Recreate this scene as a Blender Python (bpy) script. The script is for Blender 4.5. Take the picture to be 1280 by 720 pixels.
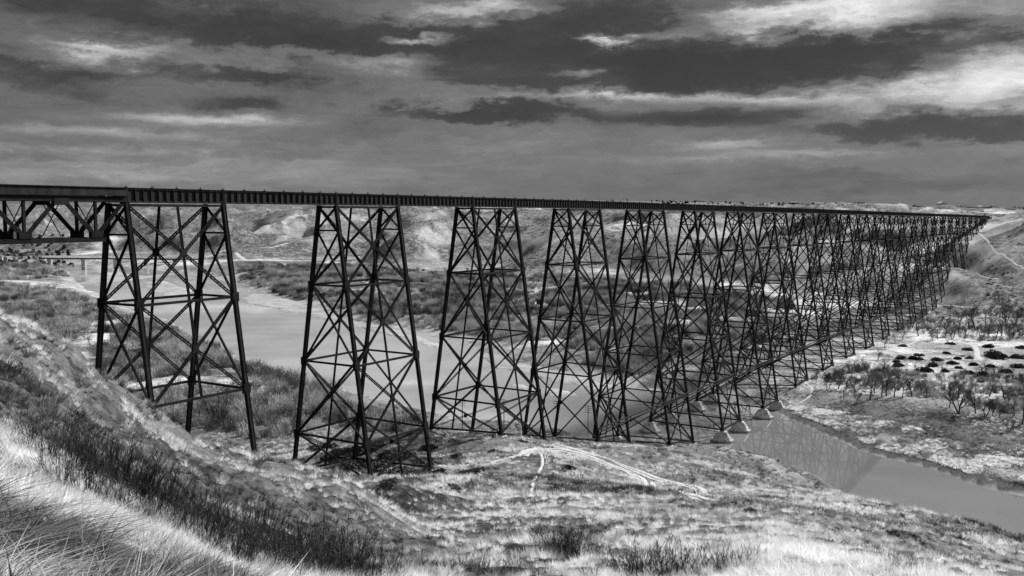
import bpy, math, random
import numpy as np

for o in list(bpy.data.objects):
    bpy.data.objects.remove(o, do_unlink=True)
sc = bpy.context.scene
col = sc.collection
R_ = math.radians

# ------------------------------------------------------------------ camera
# world axes: +x runs along the viaduct, +y across it (away), z up; eye at the origin
FPX, TH, HY = 1187.56, .5669, 268.0
PH = math.atan((360 - HY) / FPX)
CT, ST, CP, SP = math.cos(TH), math.sin(TH), math.cos(PH), math.sin(PH)
FW = np.array([CT*CP, ST*CP, -SP]); RT = np.array([ST, -CT, 0.0]); UP = np.array([CT*SP, ST*SP, CP])
from mathutils import Matrix, Vector
cam_d = bpy.data.cameras.new('camera'); cam = bpy.data.objects.new('camera', cam_d); col.objects.link(cam)
cam.matrix_world = Matrix(((RT[0], UP[0], -FW[0], 0), (RT[1], UP[1], -FW[1], 0), (RT[2], UP[2], -FW[2], 0), (0, 0, 0, 1)))
cam_d.sensor_width = 36; cam_d.lens = 36*FPX/1280; cam_d.clip_start = .1; cam_d.clip_end = 60000
sc.camera = cam
sc.render.resolution_x, sc.render.resolution_y = 1024, 576
sc.render.engine = 'CYCLES'
sc.view_settings.view_transform = 'Standard'; sc.view_settings.look = 'None'
sc.view_settings.gamma = 1; sc.view_settings.use_curve_mapping = False
sc.view_settings.exposure = 0.85
sc.cycles.max_bounces = 5; sc.cycles.diffuse_bounces = 2; sc.cycles.glossy_bounces = 2; sc.cycles.transparent_max_bounces = 4

# ------------------------------------------------------------------ node helpers
class S_:
    """wraps a float socket so shader maths can be written as expressions"""
    def __init__(s, nt, sock): s.nt, s.k = nt, sock
    def _m(s, op, b=None, c=None, clamp=False):
        n = s.nt.nodes.new('ShaderNodeMath'); n.operation = op; n.use_clamp = clamp
        for i, v in enumerate((s, b, c)):
            if v is None: continue
            if isinstance(v, S_): s.nt.links.new(v.k, n.inputs[i])
            else: n.inputs[i].default_value = v
        return S_(s.nt, n.outputs[0])
    def __add__(s, b): return s._m('ADD', b)
    def __sub__(s, b): return s._m('SUBTRACT', b)
    def __mul__(s, b): return s._m('MULTIPLY', b)
    def __truediv__(s, b): return s._m('DIVIDE', b)
    def clamp(s): return s._m('ADD', 0.0, clamp=True)
    def lerp(s, a, b): # self is the factor
        n = s.nt.nodes.new('ShaderNodeMix'); n.data_type = 'FLOAT'
        for i, v in ((0, s), (2, a), (3, b)):
            if isinstance(v, S_): s.nt.links.new(v.k, n.inputs[i])
            else: n.inputs[i].default_value = v
        return S_(s.nt, n.outputs[0])
    def step(s, lo, hi, a=0.0, b=1.0):
        n = s.nt.nodes.new('ShaderNodeMapRange'); n.interpolation_type = 'SMOOTHSTEP'
        s.nt.links.new(s.k, n.inputs['Value'])
        n.inputs['From Min'].default_value = lo; n.inputs['From Max'].default_value = hi
        n.inputs['To Min'].default_value = a; n.inputs['To Max'].default_value = b
        return S_(s.nt, n.outputs[0])
def vdot(nt, v, c):
    n = nt.nodes.new('ShaderNodeVectorMath'); n.operation = 'DOT_PRODUCT'
    nt.links.new(v, n.inputs[0]); n.inputs[1].default_value = c
    return S_(nt, n.outputs['Value'])
def comb(nt, x, y, z=0.0):
    n = nt.nodes.new('ShaderNodeCombineXYZ')
    for i, v in enumerate((x, y, z)):
        if isinstance(v, S_): nt.links.new(v.k, n.inputs[i])
        else: n.inputs[i].default_value = v
    return n.outputs[0]
def noise(nt, vec, scale, detail=5, rough=.55, distort=0.0, lac=2.0):
    n = nt.nodes.new('ShaderNodeTexNoise'); n.noise_dimensions = '3D'
    if vec is not None: nt.links.new(vec, n.inputs['Vector'])
    n.inputs['Scale'].default_value = scale; n.inputs['Detail'].default_value = detail
    n.inputs['Roughness'].default_value = rough; n.inputs['Distortion'].default_value = distort
    n.inputs['Lacunarity'].default_value = lac
    return S_(nt, n.outputs[0]), n.outputs[1]
def grey(nt, s):
    n = nt.nodes.new('ShaderNodeCombineColor')
    for i in range(3): nt.links.new(s.k, n.inputs[i])
    return n.outputs[0]

# ------------------------------------------------------------------ sun
SUN_AZ, SUN_EL = -21.0, 38.0          # degrees from +x towards +y; elevation
sd = Vector((math.cos(R_(SUN_AZ))*math.cos(R_(SUN_EL)), math.sin(R_(SUN_AZ))*math.cos(R_(SUN_EL)), math.sin(R_(SUN_EL))))
sun_d = bpy.data.lights.new('sun', 'SUN'); sun = bpy.data.objects.new('sun', sun_d); col.objects.link(sun)
sun_d.energy = 5.0; sun_d.angle = R_(5); sun_d.color = (1, 1, 1)
sun.rotation_euler = sd.to_track_quat('Z', 'Y').to_euler()

# ------------------------------------------------------------------ world: grey sky with cloud decks
wd = bpy.data.worlds.new('World'); sc.world = wd; wd.use_nodes = True
wd.cycles.sampling_method = 'MANUAL'; wd.cycles.sample_map_resolution = 512
nt = wd.node_tree; nt.nodes.clear()
tc = nt.nodes.new('ShaderNodeTexCoord'); DIR = tc.outputs['Generated']
sky = nt.nodes.new('ShaderNodeTexSky'); sky.sky_type = 'NISHITA'; sky.sun_disc = False
sky.sun_elevation = R_(SUN_EL); sky.sun_rotation = R_(90 - SUN_AZ); sky.air_density = 1; sky.dust_density = 1
bw = nt.nodes.new('ShaderNodeRGBToBW'); nt.links.new(sky.outputs[0], bw.inputs[0]); SKYV = S_(nt, bw.outputs[0])
dr = vdot(nt, DIR, (ST, -CT, 0)); df = vdot(nt, DIR, (CT, ST, 0)); dz = vdot(nt, DIR, (0, 0, 1))
AZ = dr._m('ARCTAN2', df) * (180/math.pi)          # degrees right of the view heading
EL = dz._m('ARCSINE') * (180/math.pi)
zz = dz._m('MAXIMUM', 0.0) + .07
pl = comb(nt, dr/zz, df/zz, 0.0)                   # cloud deck seen in perspective
w1, w1c = noise(nt, comb(nt, AZ*.10, EL*.32, 3.1), 1.0, 6, .62)
sep = nt.nodes.new('ShaderNodeSeparateColor'); nt.links.new(w1c, sep.inputs[0])
WX = (S_(nt, sep.outputs[0]) - .5); WY = (S_(nt, sep.outputs[1]) - .5)
w2, w2c = noise(nt, comb(nt, AZ*.30, EL*.75, 9.4), 1.0, 8, .70)
sep2 = nt.nodes.new('ShaderNodeSeparateColor'); nt.links.new(w2c, sep2.inputs[0])
A2 = AZ + WX*6.0 + (S_(nt, sep2.outputs[0]) - .5)*7.0; E2 = EL + WY*2.6 + (S_(nt, sep2.outputs[1]) - .5)*3.4 + WX*1.2
def px_dir(px, py):
    v = FW + RT*(px-640)/FPX + UP*(360-py)/FPX; v = v/np.linalg.norm(v)
    return math.degrees(math.atan2(v@RT, v[0]*CT+v[1]*ST)), math.degrees(math.asin(v[2]))
def blob(px, py, rx, ry, amp, a=None, e=None):
    az, el = px_dir(px, py); k = 180/math.pi/FPX
    x = ((a or A2) - az)*(1/(rx*k)); y = ((e or E2) - el)*(1/(ry*k))
    g = ((x*x + y*y)*-1.0)._m('EXPONENT') if False else S_(nt, (x*x + y*y).k)._m('MULTIPLY', -1.0)._m('EXPONENT')
    return g*amp
n_big, _ = noise(nt, pl, .8, 8, .64, .6)
n_str, _ = noise(nt, comb(nt, A2*.065, E2*.62, 7.7), 1.0, 7, .62)
field = (n_big - .5)*2.2 + (n_str - .5)*2.2
BL = [  # + darker cloud, - bright gap between clouds (photo pixel centre, radii, strength)
 (975,80,175,33,3.0),(850,88,130,28,1.3),(1085,54,62,14,2.1),(660,66,190,34,1.1),(760,22,100,30,1.1),(1075,82,60,14,.8),
 (610,141,125,11,1.6),(870,150,112,8.5,2.6),(1135,163,125,17,2.4),(290,128,60,7,.8),(690,112,80,9,.7),(1240,170,70,10,.8),
 (150,22,240,28,.6),(420,58,150,22,.8),(250,97,240,20,.6),(520,32,80,14,.7),(1245,54,42,11,1.3),(1165,28,38,7,1.1),
 (1060,228,330,20,.35),(560,180,260,26,.25),(60,120,120,30,.3),
 (1130,75,330,85,-1.0),(980,24,130,24,-.9),(1170,104,170,30,-.75),(590,8,80,16,-1.0),(110,68,100,15,-1.15),(300,72,200,10,-.7),
 (480,88,70,16,-1.2),(530,46,44,9,-1.8),(750,50,34,11,-2.6),(800,42,60,5,-.9),(725,93,30,6,-1.6),(790,120,150,5,-.9),(250,147,130,7,-1.3),(130,163,120,7,-1.0),(110,188,90,5,-.5),
 (890,182,60,6,-1.2),(1010,193,170,5,-.8),(850,200,120,5,-.5),(930,126,120,7,-1.0),(640,10,60,8,-.8),(200,208,420,32,-.6),(1200,138,130,7,-.6)]
E3 = EL + (E2-EL)*.35; A3 = AZ + (A2-AZ)*.8
for b in BL: field = field + (blob(*b, a=A3, e=E3) if b[3] < 9 else blob(*b))
dens = field*.72 + .48
lowhaze = EL.step(1.0, 8.5)
dens = lowhaze.lerp(dens*.30 + .30, dens)
dens = dens + blob(180,222,420,24,-.22) + blob(1150,228,300,18,.22)
dens = dens - EL.step(11.5, 24.0, 0.0, .42)                  # the deck thins higher up, all round
thin = dens.step(-1.15, .46, 1.0, 0.0); thick = dens.step(.42, 1.05)
fine, _ = noise(nt, comb(nt, A2*.3, E2*1.2, 1.0), 1.0, 6, .65)
tone = thin.lerp(.105, .78)
tone = thick.lerp(tone, dens.step(.75, 2.0, .026, .006) * (n_str*2.2 + w2*1.6 - .9)._m('MAXIMUM', .25)) * (fine*.8 + .6)
tone = tone + SKYV*.006
bg = nt.nodes.new('ShaderNodeBackground'); nt.links.new(grey(nt, tone), bg.inputs[0]); bg.inputs[1].default_value = 0.68
wo = nt.nodes.new('ShaderNodeOutputWorld'); nt.links.new(bg.outputs[0], wo.inputs[0])

# ------------------------------------------------------------------ pixel helpers (a pixel only gives a direction)
def ray(px, py): return FW + RT*(px-640)/FPX + UP*(360-py)/FPX
def at_r(px, py, r):
    v = ray(px, py); return v*r/math.hypot(v[0], v[1])
def on_z(px, py, z):
    v = ray(px, py); return v*z/v[2]

# ------------------------------------------------------------------ numpy noise
def _hash(ix, iy, seed):
    h = (ix.astype(np.int64)*374761393 + iy.astype(np.int64)*668265263 + seed*1442695041) & 0xffffffff
    h = ((h ^ (h >> 13))*1274126177) & 0xffffffff
    return ((h ^ (h >> 16)) & 0xffff)/65535.0
def vnoise(x, y, seed=0):
    ix, iy = np.floor(x), np.floor(y); fx, fy = x-ix, y-iy
    ux, uy = fx*fx*fx*(fx*(fx*6-15)+10), fy*fy*fy*(fy*(fy*6-15)+10)
    a, b = _hash(ix, iy, seed), _hash(ix+1, iy, seed); c, d = _hash(ix, iy+1, seed), _hash(ix+1, iy+1, seed)
    return (a*(1-ux)+b*ux)*(1-uy) + (c*(1-ux)+d*ux)*uy
def fbm(x, y, seed=0, oct=4, gain=.5):
    t, a, n = 0, 1.0, 0
    for i in range(oct):
        t = t + a*vnoise(x*2**i + 17.3*i, y*2**i - 9.1*i, seed+i); n += a; a *= gain
    return t/n
def ridged(x, y, seed=0, oct=4):
    t, a, n = 0, 1.0, 0
    for i in range(oct):
        t = t + a*(1-np.abs(2*vnoise(x*2**i + 7.7*i, y*2**i, seed+i)-1)); n += a; a *= .5
    return t/n
def sstep(x, a, b):
    t = np.clip((x-a)/(b-a), 0, 1); return t*t*(3-2*t)

# ------------------------------------------------------------------ terrain heights (metres relative to the eye)
WATER = -88.5
CTRL = []
def cp(px, py, r): CTRL.append(tuple(at_r(px, py, r)))
CREST = [(-60,352,72),(0,382,75),(60,417,80),(125,461,88),(197,514,95),(260,546,97),(322,568,98),(380,583,96),(437,601,92)]
CREST = [(a_, b_+(9 if a_ < 180 else 17 if a_ < 400 else 2), c_) for a_, b_, c_ in CREST]
for p in CREST:
    cp(*p); cp(p[0], p[1]+17, p[2]*.86); v = at_r(*p); k = math.hypot(v[0], v[1])
    d = np.array([v[0]/k, v[1]/k, 0])
    kx = 1.0 + .6*(p[0] > 250); CTRL.append(tuple(v + d*8 + np.array([0,0,-3.6*kx]))); CTRL.append(tuple(v + d*22 + np.array([0,0,-13.0*kx**.6])))
for p in [(-60,440,50),(0,450,55),(0,520,42),(100,520,62),(100,562,45),(200,580,65),(300,620,65),(400,636,70),(452,645,82),(200,622,46),(300,662,50),(380,690,55),(450,690,64),(540,690,84),
          (482,640,108),(520,662,102),(500,622,138),(470,618,122),(30,560,34),(120,606,35),(250,662,38),(340,702,42),(440,722,46),
          (0,634,9),(100,676,8.4),(200,728,7.6),(-120,590,9.5),(0,745,4.3),(100,755,4.7),(-60,590,15),(0,618,15),(0,592,22),(100,660,14),(100,638,22),(200,712,13),(200,684,22),(270,745,14),(270,708,24),(340,775,14),(340,742,23),(440,800,14),(440,765,24),(560,810,14),(560,768,24),(700,810,15),(700,765,25),(900,815,15),(900,765,22),(1100,810,15),(1100,765,22),(300,800,6.5),(450,850,7),(640,860,8),(850,850,8),(1050,840,8.5),(1250,830,9),
          (560,722,38),(700,718,40),(830,716,42),(940,705,44),(1000,690,30),(1070,704,30),(920,722,29),(1150,735,32),(1280,760,34),(640,690,54),(760,680,62),(900,682,64),(1000,664,85),(1120,690,80),(1250,715,85),
          (640,650,100),(760,652,100),(880,645,118),(1000,644,130),(1100,662,125),(1200,690,125),(1280,720,115),
          (520,642,120),(490,625,150),(560,604,165),(640,604,172),(740,604,185),(660,568,215),(700,563,228),(760,570,232),(800,594,220),(890,624,200),(960,620,215),(960,597,240),(880,577,272),(1100,629,222),(1200,650,208),(1280,671,198)]: cp(*p)
for p in [(960,600,275),(1100,640,258),(1280,690,235)]:
    v = at_r(*p); CTRL.append((v[0], v[1], -85.0))
CTRL += [(0,0,-1.72),(2,-2,-1.5),(-6,2,-1.3),(2,6,-1.9),(-40,0,0),(-40,60,1),(-10,60,.5),(-10,110,1),(30,150,0),(0,200,0),(-60,150,1.5),
 (40,138,-3),(60,138,-11),(80,138,-22),(100,133,-37),(100,152,-37),(120,132,-45),(120,152,-47),(150,131,-57.5),(150,156,-58.5),(171,131,-59),(171,157,-60),
 (201,131,-57),(201,158,-58.5),(221,131,-62.6),(221,158,-63.5),(252,130,-69),(252,160,-71),(272,129,-73.6),(272,160,-76),(302,128,-80.2),(302,160,-81.5),(323,128,-83.6),(323,160,-84.5),(350,128,-87),
 (180,200,-70),(230,200,-76),(270,200,-81),(300,215,-85),(150,200,-62),(120,200,-52),(90,220,-40),(60,230,-20),(150,250,-80),(200,270,-84),(120,300,-76),(250,330,-85),(150,400,-83),(250,450,-84),(60,350,-30),(20,400,-8),(-50,300,1),(100,500,-70),(40,600,-30),
 (-60,-60,0),(0,-40,-1.5),(20,-30,-6),(60,-40,-22),(110,-60,-42),(160,-80,-62),(200,-100,-78),(240,-120,-86),(0,-120,0),(60,-160,-20),(140,-200,-64),(200,-240,-84),(-80,-200,1),(0,-300,-2),(100,-320,-62),(250,-120,-87),(345,20,-84),(345,70,-84),(360,-60,-84),(380,-160,-84),(420,-300,-84)]
CTRL = np.array(CTRL)
_c = 5.0
def _mq(d2): return np.sqrt(d2 + _c*_c)
_D = _mq(((CTRL[:, None, :2]-CTRL[None, :, :2])**2).sum(-1))
_n = len(CTRL); _P = np.c_[np.ones(_n), CTRL[:, :2]]
_M = np.block([[_D - np.eye(_n)*.08, _P], [_P.T, np.zeros((3, 3))]])
_sol = np.linalg.solve(_M, np.r_[CTRL[:, 2], 0, 0, 0])
def rbf(x, y):
    out = np.empty(len(x))
    for i in range(0, len(x), 20000):
        a, b = x[i:i+20000], y[i:i+20000]
        d = _mq((a[:, None]-CTRL[None, :, 0])**2 + (b[:, None]-CTRL[None, :, 1])**2)
        out[i:i+20000] = d @ _sol[:_n] + _sol[_n] + _sol[_n+1]*a + _sol[_n+2]*b
    return out

def zpoly(pts): return np.array([on_z(px, py, WATER)[:2] for px, py in pts])
RIVER = np.vstack([
    zpoly([(1280,618),(1170,590),(1075,565),(1010,534),(962,511),(945,506),(890,494),(855,491),(790,485),(746,474),(690,462),(620,446),(550,423),(500,410),(441,402),(377,380),(340,369),(300,355),(240,343),(160,332),(60,327),(-80,324)]),
    zpoly([(-80,330),(50,333),(85,338),(90,348),(108,362),(150,377),(200,397),(250,421),(285,442),(330,463),(380,482),(450,497),(526,516),(580,526),(640,531),(700,538)]),
    np.array([(318,160),(336,128),(330,95),(300,60),(268,18),(250,-60),(255,-200),(300,-400),(420,-800),(600,-1300),(760,-1250),(560,-780),(400,-400),(330,-200),(306,-60)])])
BARS = [zpoly(p) for p in ([(303,374),(318,367),(345,367),(400,379),(450,397),(520,420),(560,434),(545,437),(470,416),(400,399),(350,387),(312,381)],
                           [(590,441),(650,452),(720,470),(770,482),(740,486),(660,470),(600,452)],
                           [(176,352),(205,351),(240,362),(232,371),(205,370),(180,362)],
                           [(100,345),(150,342),(200,346),(150,352),(110,353)],
                           [(640,480),(700,486),(760,498),(700,498),(650,490)])]
def poly_sd(x, y, P):
    """distance to polygon P, negative inside"""
    best = np.full(len(x), 1e9); ins = np.zeros(len(x), bool)
    for i in range(len(P)):
        ax, ay = P[i]; bx, by = P[(i+1) % len(P)]
        ex, ey = bx-ax, by-ay
        t = np.clip(((x-ax)*ex + (y-ay)*ey)/(ex*ex+ey*ey+1e-9), 0, 1)
        best = np.minimum(best, (x-ax-t*ex)**2 + (y-ay-t*ey)**2)
        c = ((ay > y) != (by > y)); xi = ax + (y-ay)/(by-ay+1e-12)*ex
        ins ^= c & (x < xi)
    d = np.sqrt(best); return np.where(ins, -d, d)
def seg_d(x, y, P):
    best = np.full(len(x), 1e9); zi = np.zeros(len(x))
    for i in range(len(P)-1):
        ax, ay, az = P[i]; bx, by, bz = P[i+1]; ex, ey = bx-ax, by-ay
        t = np.clip(((x-ax)*ex + (y-ay)*ey)/(ex*ex+ey*ey+1e-9), 0, 1)
        d = (x-ax-t*ex)**2 + (y-ay-t*ey)**2; m = d < best
        best = np.where(m, d, best); zi = np.where(m, az+t*(bz-az), zi)
    return np.sqrt(best), zi
SPURS = [[at_r(1205,303,1160), at_r(1232,294,1190), at_r(1252,312,1120), at_r(1285,338,1010), at_r(1320,368,900)],
         [at_r(1192,334,1000), at_r(1208,338,985), at_r(1232,354,930), at_r(1262,379,865)],
         [at_r(505,292,1560), at_r(530,276,1640), at_r(590,268,1800), at_r(680,262,1950)],
         [at_r(300,316,1700), at_r(360,303,1800), at_r(420,290,1900)],
         [at_r(680,322,1330), at_r(720,296,1460), at_r(760,280,1600)]]
GULLY = [at_r(1203,312,1090), at_r(1224,330,1010), at_r(1254,352,950), at_r(1295,378,860)]
DP = np.array([(-4000,-83),(-120,-82.5),(-30,-79.5),(0,-76),(30,-64),(60,-52.5),(140,-42.5),(200,-34.5),(270,-25),(370,-15.5),(440,-6),(620,0),(1500,4),(3000,8),(8000,30),(30000,120)])
def far_h(x, y):
    sb = np.interp(y, [-2000,-600,0,60,128,300,615,1011,1640,3000,6000], [500,680,800,850,930,1010,1200,1280,1220,1000,300])
    d = x - sb
    near_br = np.exp(-((y-143)/42)**2)
    m = sstep(d, -60, 260)*(1-.85*near_br)
    d2 = d + (ridged(x/340, y/340, 5, 4)-.62)*420*m + (ridged(x/110+3, y/110, 15, 3)-.6)*150*m
    h = np.interp(d2, DP[:, 0], DP[:, 1])
    h = h + sstep(d, 500, 1500)*np.clip(y*.028, 0, 40)
    h = h + sstep(d, -150, 100)*(1-near_br)*(fbm(x/60, y/60, 31, 3)-.5)*14
    hb = sstep(d, -60, 120)*sstep(d, 1500, 600)*(1-near_br)
    h = h + hb*((ridged(x/230+9, y/230, 33, 3)-.6)*58 + (ridged(x/75, y/75, 37, 3)-.6)*20)
    gd, _z = seg_d(x, y, GULLY); h = h - 20*np.exp(-(gd/24)**2)
    for k, P in enumerate(SPURS):
        dd, zi = seg_d(x, y, P); wdt = (26, 22, 55, 60, 60)[k]
        g = np.exp(-(dd/wdt)**2); h = h*(1-g) + np.where(zi > h, zi, h*.5+zi*.5)*g
    return h
def height(x, y):
    r = np.hypot(x, y)
    fh = far_h(x, y)
    wst = sstep(x - np.clip(np.abs(y)-900, 0, None)*.25, 120, -160)   # upland on the camera's side, outside the modelled slope
    fh = fh*(1-wst) + 1.0*wst
    t = sstep(r + np.clip(x-250, 0, None)*.6, 380, 520)
    m = t < 1
    h = fh.copy()
    if m.any(): h[m] = rbf(x[m], y[m])*(1-t[m]) + fh[m]*t[m]
    # relief of the slopes
    k = sstep(r, 12, 60)*sstep(r, 700, 300)*(1-.8*np.exp(-((y-143)/26)**2))
    h = h + k*((fbm(x/14, y/14, 61, 3)-.5)*1.9 + (fbm(x/4.2, y/4.2, 71, 2)-.5)*.9)
    kk = np.exp(-((x-205)/70)**2-((y-90)/55)**2)*(1-.9*np.exp(-((y-143)/26)**2))
    h = h + kk*(fbm(x/22, y/22, 81, 3)-.5)*4.0
    h = h + sstep(r, 2, 6)*sstep(r, 80, 30)*(fbm(x/1.3, y/1.3, 91, 2)-.5)*.16
    h = h + sstep(r, 18, 35)*sstep(r, 330, 160)*((ridged(x/2.6, y/2.6, 95, 2)-.5)*.55)*(1-.7*np.exp(-((y-143)/26)**2))
    # valley floor and the river channel
    fl = sstep(h, -70, -80)
    h = h + fl*(fbm(x/45, y/45, 41, 3)-.5)*2.2*sstep(r, 250, 400)
    sd_ = poly_sd(x, y, RIVER) + (fbm(x/30, y/30, 51, 3)-.5)*9
    slope = np.where(x < 345, .42, .20)
    h = np.where(sd_ > 0, np.maximum(np.minimum(h, WATER + .15 + sd_*slope), WATER + np.minimum(.15+sd_*.12, 3.5)), WATER - np.minimum(2.5, -sd_*.12))
    for B in BARS:
        bd = poly_sd(x, y, B) + (fbm(x/25, y/25, 57, 3)-.5)*16
        h = np.where(bd < 0, np.maximum(h, WATER + np.minimum(.6, -bd*.06)), h)
    return h, sd_

# ------------------------------------------------------------------ ground sheet: rings round the eye, finer where one looks
az_list = np.r_[np.arange(-5, 70, .13), np.arange(70, 354.9, 3.0)]
NA = len(az_list)
r_list = [.5]
while r_list[-1] < 15500:
    q = r_list[-1]; r_list.append(q*(1.026 if q < 22 else 1.013 if q < 140 else 1.02 if q < 300 else 1.012 if q < 900 else 1.0065 if q < 2300 else 1.03))
r_list = np.array(r_list); NR = len(r_list)
_a = np.radians(az_list)
GX = r_list[:, None]*np.cos(_a)[None, :]; GY = r_list[:, None]*np.sin(_a)[None, :]
_h, _sd = height(GX.ravel(), GY.ravel())
GH = _h.reshape(NR, NA); GSD = _sd.reshape(NR, NA)
_azx = np.r_[az_list, 355.0]
def hm(x, y, table=None):
    """height of the ground mesh itself at world points"""
    T = GH if table is None else table
    x = np.atleast_1d(np.asarray(x, float)); y = np.atleast_1d(np.asarray(y, float))
    r = np.hypot(x, y); a = np.degrees(np.arctan2(y, x)); a = np.where(a < -5, a+360, a)
    i = np.clip(np.searchsorted(r_list, r, 'right')-1, 0, NR-2); u = (r-r_list[i])/(r_list[i+1]-r_list[i]); u = np.clip(u, 0, 1)
    j = np.clip(np.searchsorted(_azx, a, 'right')-1, 0, NA-1); v = (a-_azx[j])/(_azx[j+1]-_azx[j]); j2 = (j+1) % NA
    return (T[i, j]*(1-v)+T[i, j2]*v)*(1-u) + (T[i+1, j]*(1-v)+T[i+1, j2]*v)*u
_rs = 1.0*1.012**np.arange(0, 770)
def hits(pts):
    """where the sight lines through photo pixels meet the ground"""
    out = []
    for px, py in pts:
        v = ray(px, py); v = v/math.hypot(v[0], v[1])
        z = v[2]*_rs; g = hm(v[0]*_rs, v[1]*_rs)
        k = np.argmax(z < g)
        if k == 0: k = len(_rs)-1
        a = (z-g)[k-1]; b = (z-g)[k]; t = a/(a-b) if a != b else 0
        r = _rs[k-1] + t*(_rs[k]-_rs[k-1])
        out.append((v[0]*r, v[1]*r, float(hm(v[0]*r, v[1]*r)[0]), r))
    return out

def new_mesh(name, V, F, mat=None, smooth=False):
    me = bpy.data.meshes.new(name)
    V = np.asarray(V, np.float32)
    if isinstance(F, np.ndarray):
        me.vertices.add(len(V)); me.vertices.foreach_set('co', V.ravel())
        n, k = F.shape
        me.loops.add(n*k); me.loops.foreach_set('vertex_index', F.astype(np.int32).ravel())
        me.polygons.add(n); me.polygons.foreach_set('loop_start', np.arange(0, n*k, k, dtype=np.int32))
        me.update(calc_edges=True)
    else:
        me.from_pydata([tuple(map(float, v)) for v in V], [], F)
    if smooth: me.polygons.foreach_set('use_smooth', np.ones(len(me.polygons), bool))
    if mat: me.materials.append(mat)
    return me
def link(name, me, parent=None, label=None, cat=None, group=None, kind=None, loc=None):
    o = bpy.data.objects.new(name, me); col.objects.link(o)
    if parent: o.parent = parent
    if loc is not None: o.location = loc
    for k, v in (('label', label), ('category', cat), ('group', group), ('kind', kind)):
        if v: o[k] = v
    return o

# ------------------------------------------------------------------ materials (the photograph is black and white: all greys)
def mat(name, build):
    m = bpy.data.materials.new(name); m.use_nodes = True; t = m.node_tree; t.nodes.clear()
    out = t.nodes.new('ShaderNodeOutputMaterial'); sh = build(t); t.links.new(sh, out.inputs[0]); return m
def bsdf(t, colr, rough=.9, spec=.2, bump=None, bstr=.3, bdist=.1, metal=0):
    b = t.nodes.new('ShaderNodeBsdfPrincipled')
    if isinstance(colr, S_): t.links.new(grey(t, colr), b.inputs['Base Color'])
    else: b.inputs['Base Color'].default_value = (colr, colr, colr, 1)
    if isinstance(rough, S_): t.links.new(rough.k, b.inputs['Roughness'])
    else: b.inputs['Roughness'].default_value = rough
    b.inputs['Specular IOR Level'].default_value = spec; b.inputs['Metallic'].default_value = metal
    if bump is not None:
        n = t.nodes.new('ShaderNodeBump'); n.inputs['Strength'].default_value = bstr; n.inputs['Distance'].default_value = bdist
        t.links.new(bump.k, n.inputs['Height']); t.links.new(n.outputs[0], b.inputs['Normal'])
    return b.outputs[0]
def pos(t): return t.nodes.new('ShaderNodeNewGeometry').outputs['Position']
def m_ground(t):
    P = pos(t)
    at = t.nodes.new('ShaderNodeAttribute'); at.attribute_name = 'cover'
    sp = t.nodes.new('ShaderNodeSeparateColor'); t.links.new(at.outputs['Color'], sp.inputs[0])
    brush, sand, clay = (S_(t, sp.outputs[i]) for i in range(3))
    big, _ = noise(t, P, .011, 6, .65, .8); mid, _ = noise(t, P, .07, 6, .7, .8); fin, _ = noise(t, P, .9, 4, .7); vf, _ = noise(t, P, 5.0, 3, .7)
    g = (big-.5)*.9 + (mid-.5)*1.3 + (fin-.5)*1.2 + (vf-.5)*.8 + .5
    tuft = S_(t, at.outputs['Alpha'])
    grass = tuft.lerp(g.step(.2, .8, .06, .60), g.step(.1, .9, .014, .17))
    spots = (mid*.6 + fin*.4).step(.50, .60)                     # clumps of low brush
    c = (brush*.85*spots.lerp(.45, 1.0)).clamp().lerp(grass, fin.step(.3, .8, .025, .11))
    sc1, _ = noise(t, P, .13, 5, .7, .5)
    scrub = (big*.35 + mid*.35 + sc1*.3).step(.445, .535)*tuft.lerp(1.0, .0)*brush.step(.12, .5)
    c = (scrub*.9).lerp(c, fin.step(.3, .8, .02, .09))
    ns, _ = noise(t, P, .06, 6, .6, 1.0)
    c = sand.lerp(c, (ns*.7+fin*.3).step(.3, .7, .15, .36))
    c = clay.lerp(c, (mid*.4+fin*.6).step(.3, .7, .22, .62))
    return bsdf(t, c, .95, .05, fin*.7 + vf*.3, .8, .35)
M_ground = mat('dry_grass_ground', m_ground)
def m_water(t):
    P = pos(t)
    tx = t.nodes.new('ShaderNodeMapping'); tx.inputs['Scale'].default_value = (.9, .35, 1); tx.inputs['Rotation'].default_value = (0, 0, .5); t.links.new(P, tx.inputs[0])
    a, _ = noise(t, tx.outputs[0], .45, 4, .6); b, _ = noise(t, P, .010, 5, .6, 1.0); wind, _ = noise(t, tx.outputs[0], .02, 4, .6, .5)
    reflect_lift = vdot(t, P, (0, 1, 0)).step(140, 330, 1.0, 2.5)          # silty base colour painted paler above the bridge, standing in for sky reflection
    df = bsdf(t, b.step(.3, .7, .12, .17)*reflect_lift, .6, .0)
    bp = t.nodes.new('ShaderNodeBump'); bp.inputs['Strength'].default_value = .05; bp.inputs['Distance'].default_value = .06; t.links.new((a*wind.step(.4, .6, .4, 1.6)).k, bp.inputs['Height'])
    gl = t.nodes.new('ShaderNodeBsdfGlossy'); gl.inputs['Color'].default_value = (.95, .95, .95, 1); t.links.new(wind.step(.50, .68, .01, .06).k, gl.inputs['Roughness']); t.links.new(bp.outputs[0], gl.inputs['Normal'])
    fr = t.nodes.new('ShaderNodeFresnel'); fr.inputs['IOR'].default_value = 3.2; t.links.new(bp.outputs[0], fr.inputs['Normal'])
    mx = t.nodes.new('ShaderNodeMixShader'); t.links.new(fr.outputs[0], mx.inputs[0]); t.links.new(df, mx.inputs[1]); t.links.new(gl.outputs[0], mx.inputs[2])
    return mx.outputs[0]
M_water = mat('river_water', m_water)
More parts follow.
